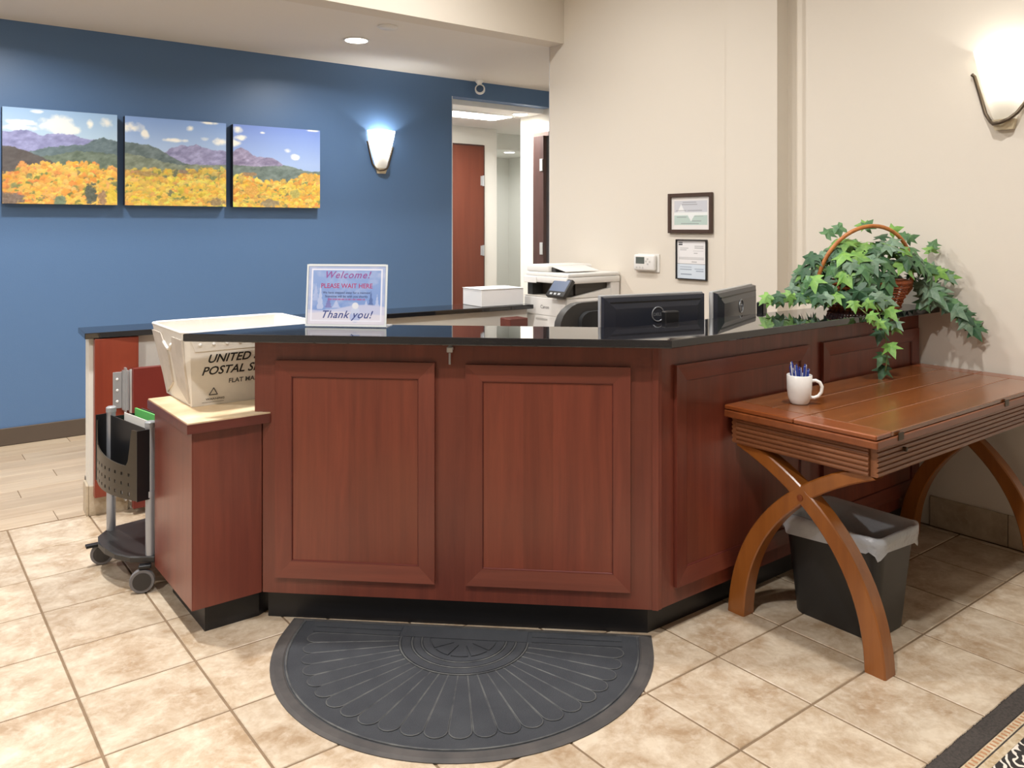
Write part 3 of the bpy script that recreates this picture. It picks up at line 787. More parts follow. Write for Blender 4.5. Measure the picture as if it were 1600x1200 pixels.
# ================================================================== THINGS ON THE DESK
# acrylic notice holder
sx = Vector((1.168, 2.64)); 
sgn = thing('notice_holder', 'clear stand with wintry please wait notice on the granite top', 'sign', (1.163, 2.662, .9552), R(-44.5))
SW, SH = .284, .212
def notice(W=150, Hh=116):
    U, Vv = np.meshgrid(np.linspace(0, 1, W), np.linspace(0, 1, Hh))
    img = (np.array((146, 172, 222.)) * (1 - Vv[..., None]) + np.array((116, 150, 214.)) * Vv[..., None])
    n = fbm(U, Vv, 7, 77); img = mixc(img, (n - .5) * 1.8, (204, 210, 236))
    def firtree(cx, base, h, w, col, a=1.0):
        nonlocal img
        t = (base - Vv) / h
        wv = w * (1 - t) * (.65 + .35 * np.abs(np.sin(t * 14)))
        img = mixc(img, ((np.abs(U - cx) < wv) & (t > 0) & (t < 1)) * a, col)
    firtree(.16, .74, .42, .05, (206, 214, 240), .7); firtree(.10, .6, .3, .05, (190, 202, 236), .6); firtree(.27, .72, .2, .05, (120, 112, 176), .7); firtree(.82, .78, .36, .05, (86, 112, 170), .9); firtree(.9, .76, .28, .04, (204, 214, 242), .7); firtree(.37, .72, .14, .06, (196, 206, 238), .8); firtree(.76, .74, .16, .04, (200, 210, 240), .8)
    hill = .70 + .05 * np.sin(U * 5.2 + .8); img = mixc(img, np.clip((Vv - hill) * 40, 0, 1), (196, 202, 232))
    hill = .80 - .03 * np.sin(U * 4.2); img = mixc(img, np.clip((Vv - hill) * 40, 0, 1), (222, 220, 234))
    for cx, cy, r, c in ((.62, .87, .075, (176, 190, 230)), (.62, .77, .058, (200, 210, 236)), (.62, .68, .046, (226, 230, 240))):
        d = np.sqrt((U - cx) ** 2 + ((Vv - cy) * .75) ** 2); img = mixc(img, np.clip((r - d) * 120, 0, 1), c)
    for (a, b_, v, col) in ((.26, .74, .575, (168, 92, 150)),):
        dash = np.abs(Vv - v) < .012; img = mixc(img, (dash & (U > a) & (U < b_)) * (.35 + .5 * (vnoise(U, U * 0, 60, 5) > .35)), col)
    e = np.minimum(np.minimum(U, 1 - U) * W, np.minimum(Vv, 1 - Vv) * Hh)
    img = mixc(img, ((e > 6.0) & (e < 8.6)) * .95, (236, 238, 252)); img = mixc(img, (e < 6.0) * .35, (226, 224, 236))
    return img
clear = mat('clear_acrylic', (250, 252, 255), .05, trans=.0, alpha=.22, spec=.6)
edge_ac = mat('acrylic_edge', (228, 234, 236), .2)
tilt = R(-6)
print_sheet('notice_print', notice(), SW - .012, SH - .012, attr_mat('notice_ink', .3, .5), sgn, (.006, -.0022, .010), (tilt, 0, 0))
build('back_sheet', B(0, SW, 0, .0025, 0, SH), mat('white_backing', (232, 232, 236), .3), sgn, rot=(tilt, 0, 0), loc=(0, 0, .003))
bm = bmesh.new()
box(bm, -.001, .005, -.0035, -.0003, 0, SH); box(bm, SW - .005, SW + .001, -.0035, -.0003, 0, SH); box(bm, .0051, SW - .0051, -.0035, -.0003, SH - .006, SH + .001); box(bm, .0051, SW - .0051, -.0035, -.0003, 0, .006)
build('clear_border', bm, edge_ac, sgn, rot=(tilt, 0, 0), loc=(0, 0, .003))
build('foot', B(0, SW, 0.002, .085, 0, .003, .001), clear, sgn)
red_i = mat('ink_red', (176, 50, 110), .5); pur_i = mat('ink_purple', (150, 84, 156), .5); navy_i = mat('ink_navy', (44, 52, 104), .5); blu_i = mat('ink_blue', (58, 74, 140), .5)
tx = (R(90) + tilt, 0, 0)
def signtext(s, size, m, v, shear=0, space=1, sxx=1):
    z = (1 - v) * SH + .003
    return text('lettering', s, size, m, sgn, (SW / 2, -.0032 - z * math.tan(R(-6)) * 1.0, z), tx, shear, 'CENTER', space, .0002, sxx, size * .012)
signtext('Welcome!', .034, pur_i, .225, .35, 1.15)
signtext('PLEASE WAIT HERE', .0225, red_i, .385, 0, 1.0, .95)
signtext('We have stepped away for a moment', .0105, navy_i, .475, 0, 1.05)
signtext('Someone will be with you shortly', .0105, navy_i, .535, 0, 1.05)
signtext('Thank you!', .036, blu_i, .865, .38, 1.1)

# white postal tub on the low cabinet
corr = mat('corrugated_plastic', (232, 228, 220), .5, var=.06, vscale=9, bump=.1, bscale=40)
tub = thing('mail_tub', 'white corrugated mail tub with black lettering on the low cabinet', 'mail tub', (1.04, 2.99, .689))
bx0, bx1, by0, by1 = -.202, .200, -.142, .165; rx0, rx1, ry0, ry1 = -.248, .246, -.198, .203; TH = .258
def ringt(t, off=0):
    a = [bx0 + (rx0 - bx0) * t + off, bx1 + (rx1 - bx1) * t - off]; b_ = [by0 + (ry0 - by0) * t + off, by1 + (ry1 - by1) * t - off]
    c = .022 * t
    return [(a[0] + c, b_[0]), (a[1] - c, b_[0]), (a[1], b_[0] + c), (a[1], b_[1] - c), (a[1] - c, b_[1]), (a[0] + c, b_[1]), (a[0], b_[1] - c), (a[0], b_[0] + c)]
bm = bmesh.new()
loft(bm, [[(x, y, z) for x, y in ringt(z / TH + 1e-3)] for z in (0, .06, .13, .2, TH)] + [[(x, y, z) for x, y in ringt(z / TH + 1e-3, .005)] for z in (TH, .13, .006)])
build('body', bm, corr, tub)
bm = bmesh.new(); tube(bm, [(x, y, TH) for x, y in ringt(1.0, .002)], .005, 8, closed=True); build('rim', bm, white_pl, tub, smooth=True)
# folded corner flaps on the end and hand hold strip with rivets on the front
def onfr(x, z, d=.0): t = z / TH; return (x, by0 + (ry0 - by0) * t - d, z)
bm = bmesh.new(); q = [(-.205, .192), (.2, .192), (.225, .240), (-.225, .240)]
a = [bm.verts.new(onfr(x, z, .0002)) for x, z in q]; b_ = [bm.verts.new(onfr(x, z, .003)) for x, z in q]
bm.faces.new(a); bm.faces.new(b_[::-1]); [bm.faces.new((a[i], a[(i + 1) % 4], b_[(i + 1) % 4], b_[i])) for i in range(4)]
build('top_strip', bm, corr, tub)
for k in range(9):
    x = -.19 + k * .045; p = onfr(x, .215, .0032); bm = bmesh.new(); lathe(bm, [(.006, 0), (.005, .003), (.0001, .004)], 10)
    build('rivet', bm, white_pl, tub, loc=p, rot=(R(77), 0, 0), smooth=True)
def onend(y, z, d=0): t = z / TH; return (bx0 + (rx0 - bx0) * t - d, y, z)
for sgn_ in (1, -1):
    bm = bmesh.new(); q = [(sgn_ * .13, .01), (sgn_ * .03, .06), (sgn_ * .02, .16), (sgn_ * .07, .235), (sgn_ * .18, .235), (sgn_ * .15, .1)]
    a = [bm.verts.new(onend(y, z, .0003)) for y, z in q]; b_ = [bm.verts.new(onend(y, z, .006)) for y, z in q]
    bm.faces.new(a); bm.faces.new(b_[::-1]); [bm.faces.new((a[i], a[(i + 1) % 6], b_[(i + 1) % 6], b_[i])) for i in range(6)]
    build('corner_flap', bm, mat('flap_plastic', (214, 206, 196), .5, var=.15, vscale=14, bump=.3, bscale=20), tub)
bm = bmesh.new(); pts = [onend(-.045 + .09 * i / 8, .205 - .02 * math.sin(math.pi * i / 8), .005) for i in range(9)]
tube(bm, pts, .006, 8); build('handle_loop', bm, corr, tub, smooth=True)
ink = mat('black_ink', (18, 18, 20), .5); ink2 = mat('grey_ink', (70, 70, 72), .5)
lean = math.atan2(by0 - ry0, TH)
trot = (R(90) + lean, 0, 0)
def tubtext(s, size, m, x, z, shear=0, sxx=1.1): return text('lettering', s, size, m, tub, onfr(x, z, .0006), trot, shear, 'LEFT', 1, .0002, sxx, size * .018)
o = tubtext('UNITED STATES', .041, ink, -.163, .150, .28, 1.0)
o = tubtext('POSTAL SERVICE', .041, ink, -.179, .108, .28, 1.0)
tubtext('FLAT MAIL TUB', .023, ink2, -.085, .072, 0, 1.0)
tubtext('WARNING', .010, ink2, -.158, .018, 0, 1.3)
tubtext('............................', .012, ink2, -.170, .010, 0, 1.0)
bm = bmesh.new(); p3 = [onfr(-.148, .036, .001), onfr(-.120, .036, .001), onfr(-.134, .060, .001)]
for i in range(3): tube(bm, [p3[i], p3[(i + 1) % 3]], .0016, 5)
build('recycling_mark', bm, ink2, tub)

# rolling file cart
ca = math.atan2(.35, -.058)      # direction of its long side
cart = thing('file_cart', 'black rolling file cart with grey posts and perforated front pocket', 'cart', (.744, 3.295, 0), ca - R(90))
# local: Y along the long side (far), -X towards the open floor, +X towards the desk
PY = .176
for y in (-PY, PY):
    bm = bmesh.new(); lathe(bm, [(.0165, .10), (.0165, .588)], 20, (0, y)); p = build('post', bm, steel, cart, smooth='auto')
    bm = bmesh.new(); lathe(bm, [(.0185, .58), (.0185, .597), (.014, .601)], 20, (0, y)); build('cap', bm, mat('grey_cap', (150, 154, 158), .4), p, smooth='auto')
    bm = bmesh.new(); lathe(bm, [(.0165, .10), (.0165, .588)], 20, (.27, y)); build('post', bm, steel, cart, smooth='auto')
    bm = bmesh.new(); lathe(bm, [(.019, .33), (.019, .352)], 20, (0, y)); build('collar', bm, steel, p, smooth='auto')
bm = bmesh.new(); prism(bm, [(-.06, -PY + .03), (-.085, -PY + .10), (-.09, 0), (-.085, PY - .10), (-.06, PY - .03), (.0, PY + .03), (.28, PY + .03), (.28, -PY - .03), (.0, -PY - .03)], .10, .122, .004)
build('shelf', bm, mat('cart_shelf', (44, 42, 42), .45), cart)
# file box: open tub between the posts
def opentub(x0, x1, y0, y1, z0, z1, th=.004):
    bm = bmesh.new()
    ro = [(x0, y0), (x1, y0), (x1, y1), (x0, y1)]; ri = [(x0 + th, y0 + th), (x1 - th, y0 + th), (x1 - th, y1 - th), (x0 + th, y1 - th)]
    loft(bm, [[(x, y, z0) for x, y in ro], [(x, y, z1) for x, y in ro], [(x, y, z1) for x, y in ri], [(x, y, z0 + th) for x, y in ri]])
    return bm
build('file_box', opentub(.0, .26, -PY + .018, PY - .018, .34, .565), black_pl, cart)
# bowed front pocket with scooped opening
bm = bmesh.new(); n = 24; zbot, ztop = .325, .575
def pk(i):
    s = i / n; y = -PY - .012 + (2 * PY + .024) * s
    bow = -.050 - .034 * math.sin(math.pi * s); return bow, y
def topz(s): 
    return .575 if s < .10 or s > .995 else .455 - .012 * math.cos((s - .1) / .9 * math.pi) + (.10 * max(0, (.16 - s) / .06) ** 2 if s < .16 else 0) + (.10 * max(0, (s - .93) / .065) ** 2 if s > .93 else 0)
holes_s = [.12 + k * .105 for k in range(8)]; holes_z = [.345 + k * .034 for k in range(3)]; LEN = 2 * PY + .024
hs_ = .0055 / LEN
ss = sorted(set([round(i / n, 5) for i in range(n + 1) if all(abs(i / n - h) > hs_ + .004 for h in holes_s)] + [round(h + d_, 5) for h in holes_s for d_ in (-hs_, hs_)]))
zz_ = [zbot] + [h + d_ for h in holes_z for d_ in (-.006, .006)] + [.435]
def pgrid(th): return [[bm.verts.new((-.050 - .034 * math.sin(math.pi * s) + th, -PY - .012 + LEN * s, z)) for z in zz_ + [topz(s)]] for s in ss]
vo, vi = pgrid(0), pgrid(.004); NZ = len(zz_) + 1
def hole(i, j):
    sm = (ss[i] + ss[i + 1]) / 2
    return j % 2 == 1 and j < 2 * len(holes_z) and any(abs(sm - h) < 1e-3 for h in holes_s)
for i in range(len(ss) - 1):
    for j in range(NZ - 1):
        if hole(i, j):      # see-through slot with its four walls
            q = ((i, j), (i + 1, j), (i + 1, j + 1), (i, j + 1))
            for k in range(4):
                (a0, a1), (b0, b1) = q[k], q[(k + 1) % 4]
                bm.faces.new((vo[a0][a1], vo[b0][b1], vi[b0][b1], vi[a0][a1]))
            continue
        bm.faces.new((vo[i][j], vo[i + 1][j], vo[i + 1][j + 1], vo[i][j + 1])); bm.faces.new((vi[i][j], vi[i][j + 1], vi[i + 1][j + 1], vi[i + 1][j]))
    bm.faces.new((vo[i][-1], vo[i + 1][-1], vi[i + 1][-1], vi[i][-1])); bm.faces.new((vo[i][0], vi[i][0], vi[i + 1][0], vo[i + 1][0]))
pkt = build('front_pocket', bm, mat('pocket_plastic', (66, 60, 52), .32), cart, smooth='auto')
bm = bmesh.new(); box(bm, -.053, -.004, -PY - .014, -PY - .0125 + .004, zbot, .575); box(bm, -.053, -.004, PY + .0085, PY + .0125, zbot, .575); box(bm, -.008, -.004, -PY, PY, zbot, .57); build('pocket_side', bm, black_pl, pkt)
for (x, y, brk) in ((-.035, -.19, 0), (-.035, .17, 1), (.25, -.19, 0), (.25, .17, 0)):
    bm = bmesh.new(); lathe(bm, [(.030, -.011), (.040, -.011), (.042, -.006), (.042, .006), (.040, .011), (.030, .011)], 28)
    cs = build('caster', bm, mat('caster_tyre', (112, 110, 112), .5), cart, loc=(x, y, .042), rot=(R(90), 0, R(-28)), smooth='auto')
    bm = bmesh.new(); lathe(bm, [(.0001, -.013), (.031, -.0125), (.031, .0125), (.0001, .013)], 28); build('hub', bm, mat('caster_hub', (48, 46, 46), .4), cs, smooth='auto')
    bm = bmesh.new(); box(bm, -.012, .03, -.014, .014, .086, .0995, .003); build('caster_mount', bm, black_pl, cart, loc=(x, y, 0), rotz=R(-28))
    if brk:
        build('brake', B(-.058, -.012, -.012, .012, .074, .086, .002), black_pl, cart, loc=(x, y, 0), rotz=R(-10))
def cart_thing(name, label, cat, bm, m, grp=None):
    o = build(name, bm, m); o.matrix_world = Matrix.Translation((.744, 3.295, 0)) @ Matrix.Rotation(ca - R(90), 4, 'Z'); return tag(o, label, cat, grp)
cart_thing('hanging_folder', 'green hanging file folder in the rolling cart', 'folder', B(.075, .082, -.14, .14, .37, .588), mat('folder_green', (92, 172, 92), .6))
cart_thing('hanging_folder', 'yellow file folder in the rolling cart', 'folder', B(.12, .126, -.14, .06, .37, .580), mat('folder_yellow', (232, 206, 60), .6))
cart_thing('hanging_folder', 'dark file folder with red tab in the rolling cart', 'folder', B(.10, .104, -.14, .14, .37, .583), mat('folder_dark', (70, 60, 50), .6))
cart_thing('envelope', 'white envelope standing in the rolling cart', 'envelope', B(.035, .037, -.10, .14, .37, .578), mat('paper_white', (240, 238, 232), .6))
cart_thing('envelope', 'white sheet standing behind the folders in the rolling cart', 'envelope', B(.15, .152, -.14, .14, .37, .594), mat('paper_white', (240, 238, 232), .6))

# ================================================================== BEHIND THE DESK
# credenza that carries the printer
cz = thing('credenza', 'dark cherry cabinet against the beige wall carrying the printer', 'cabinet', (3.30, 3.7, 0))
def cchild(name, bm, m):
    o = build(name, bm, m, cz); o.matrix_parent_inverse = Matrix.Translation((-3.30, -3.7, 0)); return o
cchild('body', B(3.16, WX - .003, 3.46, 3.99, 0, .619), cherry)
cchild('top', B(3.155, WX - .003, 3.44, 4.0, .6192, .64, .003), cherry_x)
cchild('side_shelf', B(2.87, 3.0, 3.72, 3.82, 0, .768, .003), cherry_edge)
# multifunction printer, front towards -X
pr = thing('printer', 'white office laser printer with tilting touch screen and scanner lid', 'printer', (3.18, 3.583, .7205))
pr_low = -.080
PW, PD = .40, .435     # width along Y, depth along X
def P(name, bm, m, parent=pr, **k): return build(name, bm, m, parent, **k)
P('body', B(0, PD, 0, PW, pr_low, .155, .010, 2), cream_pl, smooth='auto')
P('rear_tower', B(.36, PD, 0, PW, .1555, .24, .004), cream_pl)
bm = bmesh.new(); prism(bm, [(0, .002), (.13, .002), (.358, .002), (.358, PW - .002), (0, PW - .002)], .1553, .159); P('tray_floor', bm, mat('tray_grey', (222, 216, 206), .5))
# sloping side cheek of the output bay
bm = bmesh.new()
q = [(.02, .156), (.36, .156), (.36, .205)]
a = [bm.verts.new((x, .001, z)) for x, z in q]; b_ = [bm.verts.new((x, .03, z)) for x, z in q]
bm.faces.new(a); bm.faces.new(b_[::-1]); [bm.faces.new((a[i], a[(i + 1) % 3], b_[(i + 1) % 3], b_[i])) for i in range(3)]
P('side_cheek', bm, cream_pl)
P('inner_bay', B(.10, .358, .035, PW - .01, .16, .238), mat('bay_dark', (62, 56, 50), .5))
P('bay_post', B(.02, .098, PW - .06, PW - .012, .16, .238), dark_pl)
P('scanner_deck', B(-.005, PD, -.004, PW, .2405, .278, .006, 2), cream_pl, smooth='auto')
lid = P('scanner_lid', B(.01, PD, -.002, PW, .2785, .302, .008, 2), cream_pl, smooth='auto')
fd = P('document_feeder', B(.02, PD - .04, .20, PW + .002, .3025, .345, .012, 3), cream_pl, smooth='auto')
P('feeder_slot', B(.05, .32, .16, .199, .303, .333, .004), dark_pl)
bm = bmesh.new(); loft(bm, [[(.05, .06, .308), (.32, .06, .308), (.32, .06, .312), (.05, .06, .312)], [(.05, .19, .334), (.32, .19, .334), (.32, .19, .338), (.05, .19, .338)]])
P('feeder_tray', bm, cream_pl)
P('deck_grip', B(-.009, -.0055, PW - .13, PW - .01, .236, .272, .002), mat('grip_white', (236, 234, 230), .4))
sc = P('control_panel', B(-.062, .062, -.08, .08, -.014, .014, .006, 2), dark_pl, loc=(-.02, .035, .215), rot=(0, R(-52), 0), smooth='auto')
P('screen', B(-.028, .052, -.068, .068, .0142, .0152), mat('screen_blue', (104, 116, 140), .2), sc)
for y in (-.035, 0, .035): P('button', B(-.053, -.040, y - .010, y + .010, .0142, .017, .001), mat('button_pale', (190, 192, 196), .4), sc)
P('panel_arm', B(.02, .10, .045, .16, .16, .225, .008), dark_pl)
P('front_door', B(-.004, -.0005, .008, PW - .008, .045, .150, .0015), cream_pl)
P('drawer', B(-.004, -.0005, .008, PW - .008, -.07, .040, .0015), cream_pl)
P('drawer_grip', B(-.0052, -.0042, .17, .28, .014, .026), mat('grip_grey', (190, 188, 184), .5))
P('power_button', B(-.006, -.0042, PW - .030, PW - .018, .03, .045), black_pl)
text('lettering', 'Canon', .030, mat('logo_grey', (96, 92, 92), .4), pr, (-.0046, .235, .085), (R(90), 0, R(-90)), 0, 'LEFT', 1, .0003)
# printer lettering reads along -Y when seen from -X
# white paper box on the granite cap
t = thing('paper_box', 'plain white cardboard box lying on the black granite cap', 'box', (2.805, 3.915, .8262), HA)
build('carton', B(0, .30, 0, .215, 0, .10, .002), mat('white_card', (236, 236, 236), .6), t)
build('lid', B(-.003, .303, -.003, .218, .1002, .1035, .001), mat('white_card_lid', (242, 242, 242), .6), t)
build('recess_edge', B(.06, .22, .05, .16, .1037, .1046), mat('white_card_lid', (242, 242, 242), .6), t)

# monitors seen from behind
mon_back = mat('monitor_back', (38, 41, 50), .32); silver = mat('silver_bezel', (176, 178, 180), .3, metal=.4)
def monitor(label, p0, p1, logo_dx, ndx=0):
    p0 = Vector(p0); p1 = Vector(p1); w = (p1 - p0).length; a = math.atan2((p1 - p0).y, (p1 - p0).x)
    t = thing('monitor', label, 'monitor', (p0.x, p0.y, .641), a, 'black monitors behind the desk')
    z0, z1 = .085, .402      # local +Y is the screen side, -Y the back
    build('bezel', B(0, w, .004, .022, z0, z1, .004, 2), silver, t, smooth='auto')
    bm = bmesh.new(); loft(bm, [[(0.004, .0038, z0 + .004), (w - .004, .0038, z0 + .004), (w - .004, .0038, z1 - .004), (.004, .0038, z1 - .004)],
                                [(.006, -.012, z0 + .006), (w - .006, -.012, z0 + .006), (w - .006, -.012, z1 - .008), (.006, -.012, z1 - .008)],
                                [(.05, -.026, z0 + .03), (w - .05, -.026, z0 + .03), (w - .05, -.026, z1 - .05), (.05, -.026, z1 - .05)]])
    sh = build('rear_shell', bm, mon_back, t)
    build('vent_strip', B(.03, w - .03, -.0205, -.018, z1 - .030, z1 - .024), black_pl, sh)
    build('screen', B(.012, w - .012, .0222, .0232, z0 + .012, z1 - .012), mat('screen_dark', (14, 16, 20), .15), t)
    cx = w / 2 + logo_dx; cz = .325
    bm = bmesh.new(); tube(bm, [(cx + .027 * math.cos(k * math.pi / 16), -.0268, cz + .027 * math.sin(k * math.pi / 16)) for k in range(32)], .0026, 6, closed=True)
    lg = build('logo_ring', bm, mat('logo_silver', (150, 154, 160), .3, metal=.6), t, smooth=True)
    text('lettering', 'DELL', .017, mat('logo_silver', (150, 154, 160), .3, metal=.6), t, (cx - .021, -.0266, cz - .006), (R(90), 0, 0), 0, 'LEFT', 1, .0004, 1.05)
    build('stand_neck', B(w / 2 - .032 + ndx, w / 2 + .032 + ndx, -.118, -.090, .012, .345, .004), black_pl, t)
    build('mount_arm', B(w / 2 - .03, w / 2 + .03, -.0895, -.0265, .19, .25, .003), black_pl, t)
    bm = bmesh.new(); prism(bm, rrect(.12, .09, .02, 4, (w / 2, -.03)), 0, .0115, .003); build('stand_base', bm, black_pl, t)
    return t
monitor('wide black monitor seen from behind, nearest the printer and office chair', (2.121, 2.2), (2.589, 2.101), 0)
monitor('black monitor seen from behind, turned towards the ivy basket', (2.605, 2.062), (3.12, 2.25), 0, .03)

# office chair
ch = thing('office_chair', 'dark grey office chair with rounded back behind the desk', 'chair', (2.72, 2.66, 0), 0)
chm = mat('chair_shell', (62, 60, 58), .45); chd = mat('chair_mesh', (30, 32, 34), .6)
def shell(w, z0, z1, y, th, r, bow=.03):
    bm = bmesh.new(); pts = rrect(w, (z1 - z0) / 2, r, 6, (0, (z0 + z1) / 2)); 
    A = [bm.verts.new((x, y - bow * (1 - (x / w) ** 2), z)) for x, z in pts]; C = [bm.verts.new((x, y - bow * (1 - (x / w) ** 2) + th, z)) for x, z in pts]
    bm.faces.new(A); bm.faces.new(C[::-1]); n = len(A)
    for i in range(n): bm.faces.new((A[i], A[(i + 1) % n], C[(i + 1) % n], C[i]))
    return bm
build('backrest', shell(.205, .50, .940, .22, .045, .12), chm, ch, smooth='auto')
build('back_cushion', shell(.11, .50, .900, .175, .03, .05), chd, ch, smooth='auto')
bm = bmesh.new(); prism(bm, rrect(.24, .23, .06, 5), .40, .47, .015, 2); build('seat', bm, chd, ch, smooth='auto')
bm = bmesh.new(); tube(bm, [(0, .10, .39), (0, .26, .40), (0, .285, .48), (0, .275, .60)], .018, 8); build('back_bracket', bm, black_pl, ch, smooth=True)
bm = bmesh.new(); lathe(bm, [(.028, .08), (.028, .25), (.02, .25), (.02, .399)], 16); build('gas_column', bm, black_pl, ch, smooth='auto')
for k in range(5):
    a = k * math.tau / 5; bm = bmesh.new(); tube(bm, [(.02 * math.cos(a), .02 * math.sin(a), .10), (.28 * math.cos(a), .28 * math.sin(a), .068)], [.026, .016], 8); build('base_arm', bm, black_pl, ch, smooth='auto')
    bm = bmesh.new(); lathe(bm, [(.014, -.02), (.027, -.018), (.027, .018), (.014, .02)], 14); build('caster', bm, black_pl, ch, loc=(.28 * math.cos(a), .28 * math.sin(a), .027), rot=(R(90), 0, a), smooth='auto')

# ================================================================== WICKER BASKET AND IVY
BC = Vector((3.255, 1.80)); BA = R(-25.5); GZ = .9553
wick = mat('wicker', (178, 92, 40), .5, rgb2=(128, 58, 24), vscale=60); wick_l = mat('wicker_handle', (196, 128, 66), .4, rgb2=(160, 92, 44), vscale=25)
bk = thing('wicker_basket', 'brown wicker basket with a hooped handle holding ivy', 'basket', (BC.x, BC.y, GZ), BA)
def er(z): t = z / .11; return .150 + .045 * t, .092 + .03 * t
def ell(a, z, d=0, wob=0): rx, ry = er(z); return ((rx + d) * math.cos(a), (ry + d) * math.sin(a), z)
bm = bmesh.new(); prism(bm, [ell(math.tau * i / 32, 0)[:2] for i in range(32)], 0, .006); build('base', bm, wick, bk)
NS = 34
for k in range(10):
    z = .010 + k * .0105
    pts = []
    for i in range(NS * 2):
        a = math.tau * i / (NS * 2); pts.append(ell(a, z, .0035 * (1 if (i + k) % 2 else -1) * (1 if i % 2 else 0)))
    bm = bmesh.new(); tube(bm, pts, .0036 if k % 4 else .0050, 5, closed=True); build('weave_strand', bm, wick, bk, smooth=True)
for i in range(NS):
    a = math.tau * i / NS; bm = bmesh.new(); tube(bm, [ell(a, .003), ell(a, .06), ell(a, .112)], .0042, 5); build('stake', bm, wick, bk, smooth=True)
bm = bmesh.new(); tube(bm, [ell(math.tau * i / 40, .115) for i in range(40)], .0085, 8, closed=True); build('rim', bm, wick, bk, smooth=True)
bm = bmesh.new(); hp_ = [(.222 * math.cos(t_), -.06 * math.sin(t_), .085 + .262 * math.sin(t_) ** .9) for t_ in [math.pi * i / 28 for i in range(29)]]
hp_ = [(-.198, 0, .06)] + [(-x, y, z) for x, y, z in hp_] + [(.198, 0, .06)]
tube(bm, hp_, .0085, 8, up=(0, 1, 0)); build('handle', bm, wick_l, bk, smooth=True)

# ivy: leaf shapes shared by many leaves
def leaf_mesh(name, m, seed):
    rs = random.Random(seed)
    # half outline of a five lobed ivy leaf, stem at the origin, tip along +Y, unit length
    out = [(0, 0), (.20, -.10), (.46, -.02), (.30, .16), (.58, .46), (.24, .44), (.16, .62), (0, 1.0)]
    pts = [(x * (1 + rs.uniform(-.12, .12)), y) for x, y in out]
    L = [(x, y) for x, y in pts] + [(-x * (1 + rs.uniform(-.1, .1)), y) for x, y in pts[-2:0:-1]]
    bm = bmesh.new()
    def zz(x, y): return -.35 * abs(x) ** 1.3 - .30 * max(0, y) ** 2 + .05 * rs.uniform(-1, 1)
    c = bm.verts.new((0, .25, .04)); vs = [bm.verts.new((x, y, zz(x, y))) for x, y in L]
    for i in range(len(vs)): bm.faces.new((c, vs[i], vs[(i + 1) % len(vs)]))
    bmesh.ops.recalc_face_normals(bm, faces=bm.faces[:])
    me = bpy.data.meshes.new(name); bm.to_mesh(me); bm.free(); me.materials.append(m)
    return me
def leaf_mat(name, c1, c2, rough=.5):
    m = mat(name, c1, rough, rgb2=c2, vscale=3.5, rnd=.14, detail=5)
    return m
lm = [leaf_mat('ivy_dark', (58, 98, 62), (42, 78, 54)), leaf_mat('ivy_mid', (92, 134, 84), (66, 106, 70)), leaf_mat('ivy_grey', (122, 148, 122), (92, 122, 100)), leaf_mat('ivy_bright', (126, 168, 78), (96, 144, 68))]
leaf_mes = [[leaf_mesh('leaf', m, 11 * k + s) for s in range(2)] for k, m in enumerate(lm)]
iv = thing('ivy_plant', 'bushy trailing green ivy spilling from the wicker basket', 'plant', (BC.x, BC.y, GZ))
rl = random.Random(5)
def leaf(p, normal, tipdir, size, kind=None):
    n = Vector(normal).normalized(); t_ = Vector(tipdir); t_ = (t_ - n * t_.dot(n))
    if t_.length < 1e-4: t_ = n.orthogonal()
    t_.normalize(); x = t_.cross(n)
    M = Matrix((x, t_, n)).transposed()
    k = kind if kind is not None else rl.choices((0, 1, 2, 3), (.34, .3, .24, .12))[0]
    p = Vector(p); tip_ = p + t_ * size
    ex = max(p.x, tip_.x) + .6 * size * abs(x.x) + .08 * size - (WX - .006)
    if ex > 0: p.x -= ex
    if p.y > 1.655:
        lowz = min(p.z, tip_.z - .35 * size * n.z) - .5 * size * abs(x.z) - (GZ + .003)
        if lowz < 0: p.z -= lowz
    o = link('leaf', rl.choice(leaf_mes[k]), iv)
    o.location = Vector(p) - iv.location; o.rotation_euler = M.to_euler(); o.scale = (size,) * 3
    return o
cx_, cy_ = math.cos(BA), math.sin(BA)
def W3(a, b_, z): return Vector((BC.x + a * cx_ - b_ * cy_, BC.y + a * cy_ + b_ * cx_, GZ + z))
camp = Vector((0, 0, 1.3))
# dome
nleaf = 0
for k in range(420):
    if nleaf >= 208: break
    ph = rl.uniform(0, math.tau); el = math.asin(rl.uniform(.02, .97)); rr = rl.uniform(.82, 1.05)
    a = .295 * math.cos(el) * math.cos(ph) * rr; b_ = .17 * math.cos(el) * math.sin(ph) * rr; z = .075 + .225 * math.sin(el) * rr
    p = W3(a, b_, z)
    if p.x > WX - .06: continue
    # keep a window where the basket shows
    if a > .01 and a < .24 and b_ < .05 and z < .195: continue
    if a < -.10 and b_ < -.03 and z > .13 and abs(math.hypot(a / .222, (z - .085) / .262) - 1) < .10: continue
    nleaf += 1
    nv = Vector((p.x - BC.x, p.y - BC.y, (z - .05) * 1.1)).normalized() * .7 + (camp - p).normalized() * .45 + Vector((rl.uniform(-.3, .3), rl.uniform(-.3, .3), rl.uniform(.0, .5)))
    td = Vector((p.x - BC.x, p.y - BC.y, -.10)) + Vector((rl.uniform(-.2, .2), rl.uniform(-.2, .2), rl.uniform(-.2, .15)))
    leaf(p, nv, td, rl.uniform(.055, .096), 3 if z > .27 and rl.random() < .45 else None)
